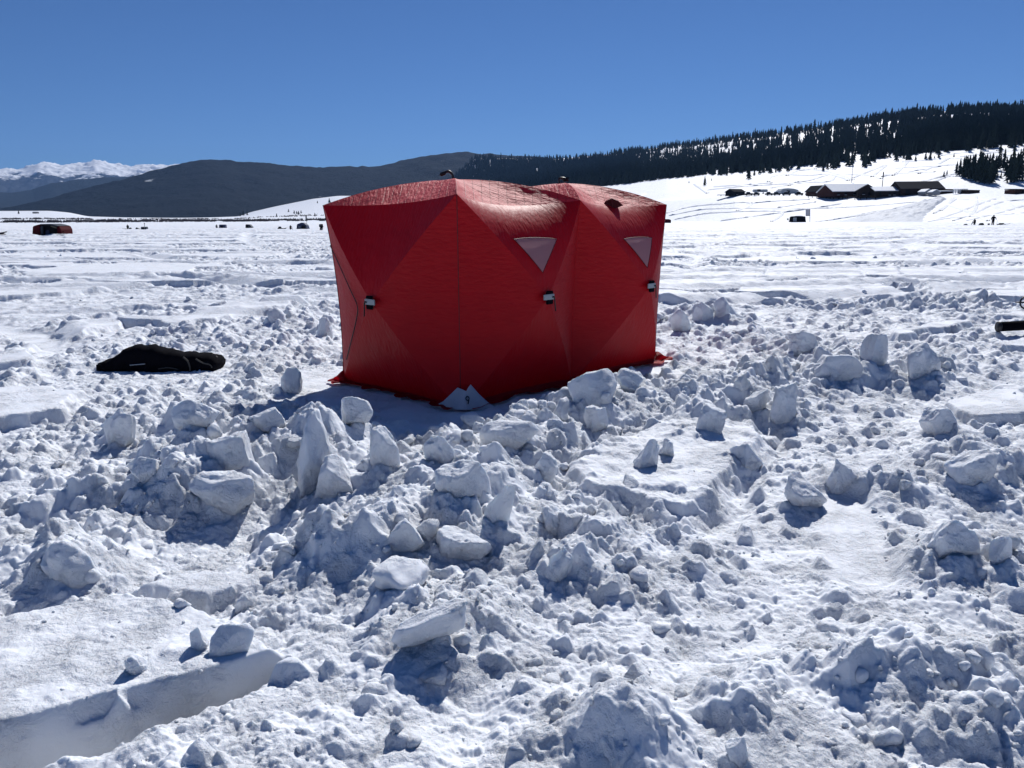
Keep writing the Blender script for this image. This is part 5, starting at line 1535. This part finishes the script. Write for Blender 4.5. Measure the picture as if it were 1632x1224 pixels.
far_tube(pk, [(511,368.2),(511,362)], .05, 'stand_leg', M_BLACK); far_tube(pk, [(513.6,368.2),(512.4,362)], .05, 'stand_leg', M_BLACK)

def far_tent(px, py, pix, mat, depth, label, panel=None, panelmat=M_GREY, door=None):
    o = lake_thing('ice_shelter', px, py, label, 'tent', 'ice fishing shelters far out on the lake')
    outline(pix, py, 0, depth, 'shell', mat, o, .05)
    if panel: outline(panel, py, -.06, .1, 'window', panelmat, o, 0)
    if door: outline(door, py, -.05, .1, 'door', M_DARK, o, 0)
    return o
far_tent(481, 366, [(472.3,366.3),(473.2,357.3),(480,354.8),(483.5,355.2),(488,358.8),(490.6,366.3)], M_NAVY, 1.7, 'distant navy tent with peaked roof beside a tall flag pole', [(475.6,362.4),(475.8,361),(479,361.2),(478.6,362.3)], M_GREY, [(481,366.2),(481,359),(486,360),(487,366.2)])
fp = lake_thing('flag_pole', 489, 366.2, 'tall thin pole with a dark furled flag behind the navy tent', 'pole')
far_tube(fp, [(489,366.2),(488.8,354),(487.6,342)], .035, 'shaft', M_METAL); far_tube(fp, [(488.4,352),(488,348),(487.7,343)], .12, 'furled_flag', M_DARKTEAL)
far_tent(353.5, 364, [(348.8,364.3),(349,357.9),(358,357.9),(358.8,364.3)], M_NAVY, 1.2, 'distant small navy box tent far out on the ice', None, M_GREY, [(352,364.2),(352,360),(355,360),(355,364.2)])
far_tent(396, 363.8, [(391,364),(391.2,357.6),(397.5,357.7),(400.5,361),(402.5,364)], M_DARKTEAL, 1.2, 'distant dark wedge-shaped tent with a sloping back', None, M_GREY, [(392.4,364),(392.4,359),(395,359),(395,364)])
far_tent(228.5, 366, [(224,366.3),(224.4,361.6),(232,361.4),(233.2,366.3)], M_DARKTEAL, 1.0, 'low dark box shelter with a thin pole on top', None, M_GREY, [(226,366.2),(226,363),(229,363),(229,366.2)])
ap = lake_thing('marker_pole', 230.4, 366, 'thin pole rising behind the low dark box shelter', 'pole'); far_tube(ap, [(230.4,366),(230.2,355.5)], .05, 'shaft', M_METAL); far_tube(ap, [(230.3,357),(230.2,355.4)], .09, 'tip', M_DARKTEAL)
def sled(px, py, pix, load, label, mat=M_BLACK):
    o = lake_thing('gear_sled', px, py, label, 'sled')
    outline(pix, py, 0, .7, 'tub', mat, o, .03)
    if load: outline(load, py, .1, .5, 'load', M_BLACKCLOTH, o, .05)
    return o
sled(204, 366, [(197,364.3),(200,365),(208,364.6),(210,365.9),(201,366.1)], [(205.5,365),(206,363),(207.3,362.6),(208.8,364.4)], 'low dark sled with a small load next to the upright sitting person')
sled(219, 366, [(215,366.2),(214.8,364.8),(224,364.8),(224,366.2)], [(215.4,365),(216.8,362.2),(218,364),(221,364.2),(222,365)], 'dark sled of gear joined to the low dark box shelter')
sled(448, 366, [(442,365.2),(442.6,363.2),(452,364.2),(456,362.8),(453,365.6),(447,366.2)], [(442.6,364),(444,361),(446.5,361),(448,363),(447.6,364.6)], 'dark sled with a raised handle left of the sitting person')
far_tube(bpy.data.objects['gear_sled'], [(197,364.5),(194.6,363.6)], .03, 'tow_bar', M_BLACK)
sled(1599, 359, [(1592,359.2),(1592.4,357.2),(1601,356.6),(1603,357.6),(1602,359.2)], [(1593.6,357.4),(1594.6,355.6),(1600.4,355.6),(1600.8,357)], 'loaded dark sled with a long tow bar right of the standing person')
sl = [o for o in bpy.data.objects if o.name.startswith('gear_sled')][-1]
far_tube(sl, [(1602,357.2),(1606,357),(1610,356.3)], .04, 'tow_bar', M_BLACK)
cb = lake_thing('gear_bag', 1540, 359.6, 'low rounded dark bag at the far end of the anglers\' gear', 'bag')
outline([(1537.2,359.8),(1537.6,357.8),(1539,357.1),(1541.6,357.2),(1543,358.6),(1543.2,359.8)], 359, 0, .5, 'bag_body', M_BLACKCLOTH, cb, .1); far_tube(cb, [(1538.6,357.4),(1540,356.7),(1541.6,357.4)], .025, 'handle', M_BLACK)
cb = lake_thing('gear_bag', 1566, 359.5, 'slumped dark bag of gear between the crouched and the standing person', 'bag')
outline([(1561.4,359.8),(1561.8,357.8),(1565,356.4),(1567,354.8),(1568.8,356.6),(1569,359.8)], 359, 0, .6, 'bag_body', M_BLACKCLOTH, cb, .1); far_tube(cb, [(1568.8,359.2),(1573,359.4)], .05, 'strap', M_BLACK)
bk = lake_thing('gear_bucket', 1575.5, 359.4, 'dark bucket close beside the standing person\'s feet', 'bucket')
y_ = bk.location[1]; k = y_/FPX
MB().tube([(0,0,0),(0,0,3.2*k)], [1.4*k,1.6*k], 14).done('pail', M_BLACK, bk); MB().tube([(-1.6*k,0,3.1*k),(0,-.05,3.9*k),(1.6*k,0,3.1*k)], .02, 6).done('bail_handle', M_METAL, bk)
# black shelter with pale panel, notice board and small sign at the foot of the hill
bt = far_tent(1273, 354.6, [(1261.4,354.8),(1263.2,345.6),(1266,344.6),(1283.6,344.8),(1284.8,354.8)], M_BLACKCLOTH, 2.6, 'black box tent with a pale window at the foot of the hill')
outline([(1264,353.2),(1264.2,346.8),(1269.6,346.8),(1269.6,353.2)], 354, -.08, .12, 'window', M_GREY, bt, 0)
outline([(1265.4,344.9),(1268,343.9),(1277,343.8),(1282,344.9)], 354, .2, 2.0, 'roof_snow', M_SNOWROOF, bt, .05)
nb_ = lake_thing('notice_board', 1288, 354.6, 'tall pale notice board on a single post above the black box tent', 'sign')
outline([(1284.6,343.8),(1284.6,333.6),(1290.6,333.6),(1290.6,343.8)], 354, 0, .1, 'board', plain('pale_board', (.42,.42,.47), .6), nb_, 0)
outline([(1284.4,344.2),(1284.4,343.4),(1290.4,343.4),(1290.4,344.2)], 354, -.05, .2, 'lower_rail', M_DARKTEAL, nb_, 0)
far_tube(nb_, [(1290.8,355),(1290.8,333)], .08, 'post', M_DARKTEAL); far_tube(nb_, [(1284.3,344),(1284.3,333.4)], .05, 'post', M_DARKTEAL)
ss = lake_thing('small_sign', 1256, 354.5, 'small square grey sign on a short post near the black box tent', 'sign')
outline([(1254.2,350.8),(1254.2,348),(1257,348),(1257,350.8)], 354, 0, .06, 'plate', M_GREY, ss, 0); far_tube(ss, [(1256.4,354.8),(1256.4,350.6)], .04, 'post', M_METAL)
rt = far_tent(1062, 356, [(1054,356.2),(1054.4,349),(1066,349.2),(1069.4,350.4),(1069.6,356.2)], M_REDCLOTH, 2.2, 'small dark red tent peeking out behind the big red tent', None, M_GREY, [(1066.5,356.1),(1066.5,351.5),(1068.4,351.5),(1068.6,356.1)])
for o in bpy.data.objects:
    if o.type == 'MESH' and M_TENT.name in [m_.name for m_ in o.data.materials if m_] and not o.data.uv_layers: o.data.uv_layers.new(name='UVMap')
# cabin on the far left snow hill
a, el = AZEL(57, 340.2); p = shore.at(np.array([a]), np.array([shore.row(a, el)]))[0]; k = p[1]/FPX
cbn = tag(empty('hill_cabin', tuple(p)), 'tiny dark cabin on the rounded snow hill beyond the red and black tent', 'cabin')
MB().box((0,0,1.0*k), (7*k,5,2.0*k)).done('wall', M_WOOD, cbn)
MB().prism([(-3,1.9*k),(0,3.2*k),(3,1.9*k)], -3.8*k, 3.8*k).done('roof', M_SNOWROOF, cbn, rot=(0,0,math.pi/2))

# ------------------------------------------------------------------ daylight
SUN_EL, SUN_AZ = R_(42), R_(16)                       # azimuth to the right of straight ahead
w = bpy.data.worlds.new('World'); S.world = w; w.use_nodes = True
nt = w.node_tree; bg = nt.nodes['Background']
sky = nt.nodes.new('ShaderNodeTexSky'); sky.sky_type = 'NISHITA'; sky.sun_disc = False
sky.sun_elevation = SUN_EL; sky.sun_rotation = SUN_AZ
sky.altitude = 2500; sky.air_density = 1.0; sky.dust_density = .1; sky.ozone_density = 2.0
tint = nt.nodes.new('ShaderNodeMix'); tint.data_type = 'RGBA'; tint.blend_type = 'MULTIPLY'; tint.inputs['Factor'].default_value = 1.0
tint.inputs['B'].default_value = (.46,.76,1.19,1)
nt.links.new(sky.outputs['Color'], tint.inputs['A']); nt.links.new(tint.outputs['Result'], bg.inputs['Color']); bg.inputs['Strength'].default_value = .05
sl_ = bpy.data.lights.new('sun', 'SUN'); so = bpy.data.objects.new('sun', sl_); COL.objects.link(so)
sl_.energy = 5.0; sl_.angle = R_(.53); sl_.color = (1.0,.975,.94)
sv = Vector((math.sin(SUN_AZ)*math.cos(SUN_EL), math.cos(SUN_AZ)*math.cos(SUN_EL), math.sin(SUN_EL)))
so.rotation_euler = (-sv).to_track_quat('-Z', 'Y').to_euler(); so.location = tuple(sv*50)

# the air
HAZE = 3.6e-5
hz = MB().box((0,7500,700), (30000,18000,1700)).done('haze', None)
hm = bpy.data.materials.new('haze'); hm.use_nodes = True; hn = hm.node_tree
hn.nodes.remove(hn.nodes['Principled BSDF'])
pv = hn.nodes.new('ShaderNodeVolumePrincipled'); pv.inputs['Density'].default_value = HAZE; pv.inputs['Color'].default_value = (.26,.50,1.0,1); pv.inputs['Anisotropy'].default_value = .2
hn.links.new(pv.outputs['Volume'], hn.nodes['Material Output'].inputs['Volume'])
hz.data.materials.append(hm); tag(hz, 'thin clear blue mountain air over the lake', kind='stuff')

vs_ = S.view_settings; vs_.view_transform = 'Standard'; vs_.look = 'None'; vs_.exposure = 0.04; vs_.gamma = 1.0
S.cycles.max_bounces = 8; S.cycles.diffuse_bounces = 1; S.cycles.glossy_bounces = 3; S.cycles.transmission_bounces = 4; S.cycles.transparent_max_bounces = 6; S.cycles.volume_bounces = 0
S.cycles.sample_clamp_indirect = 6
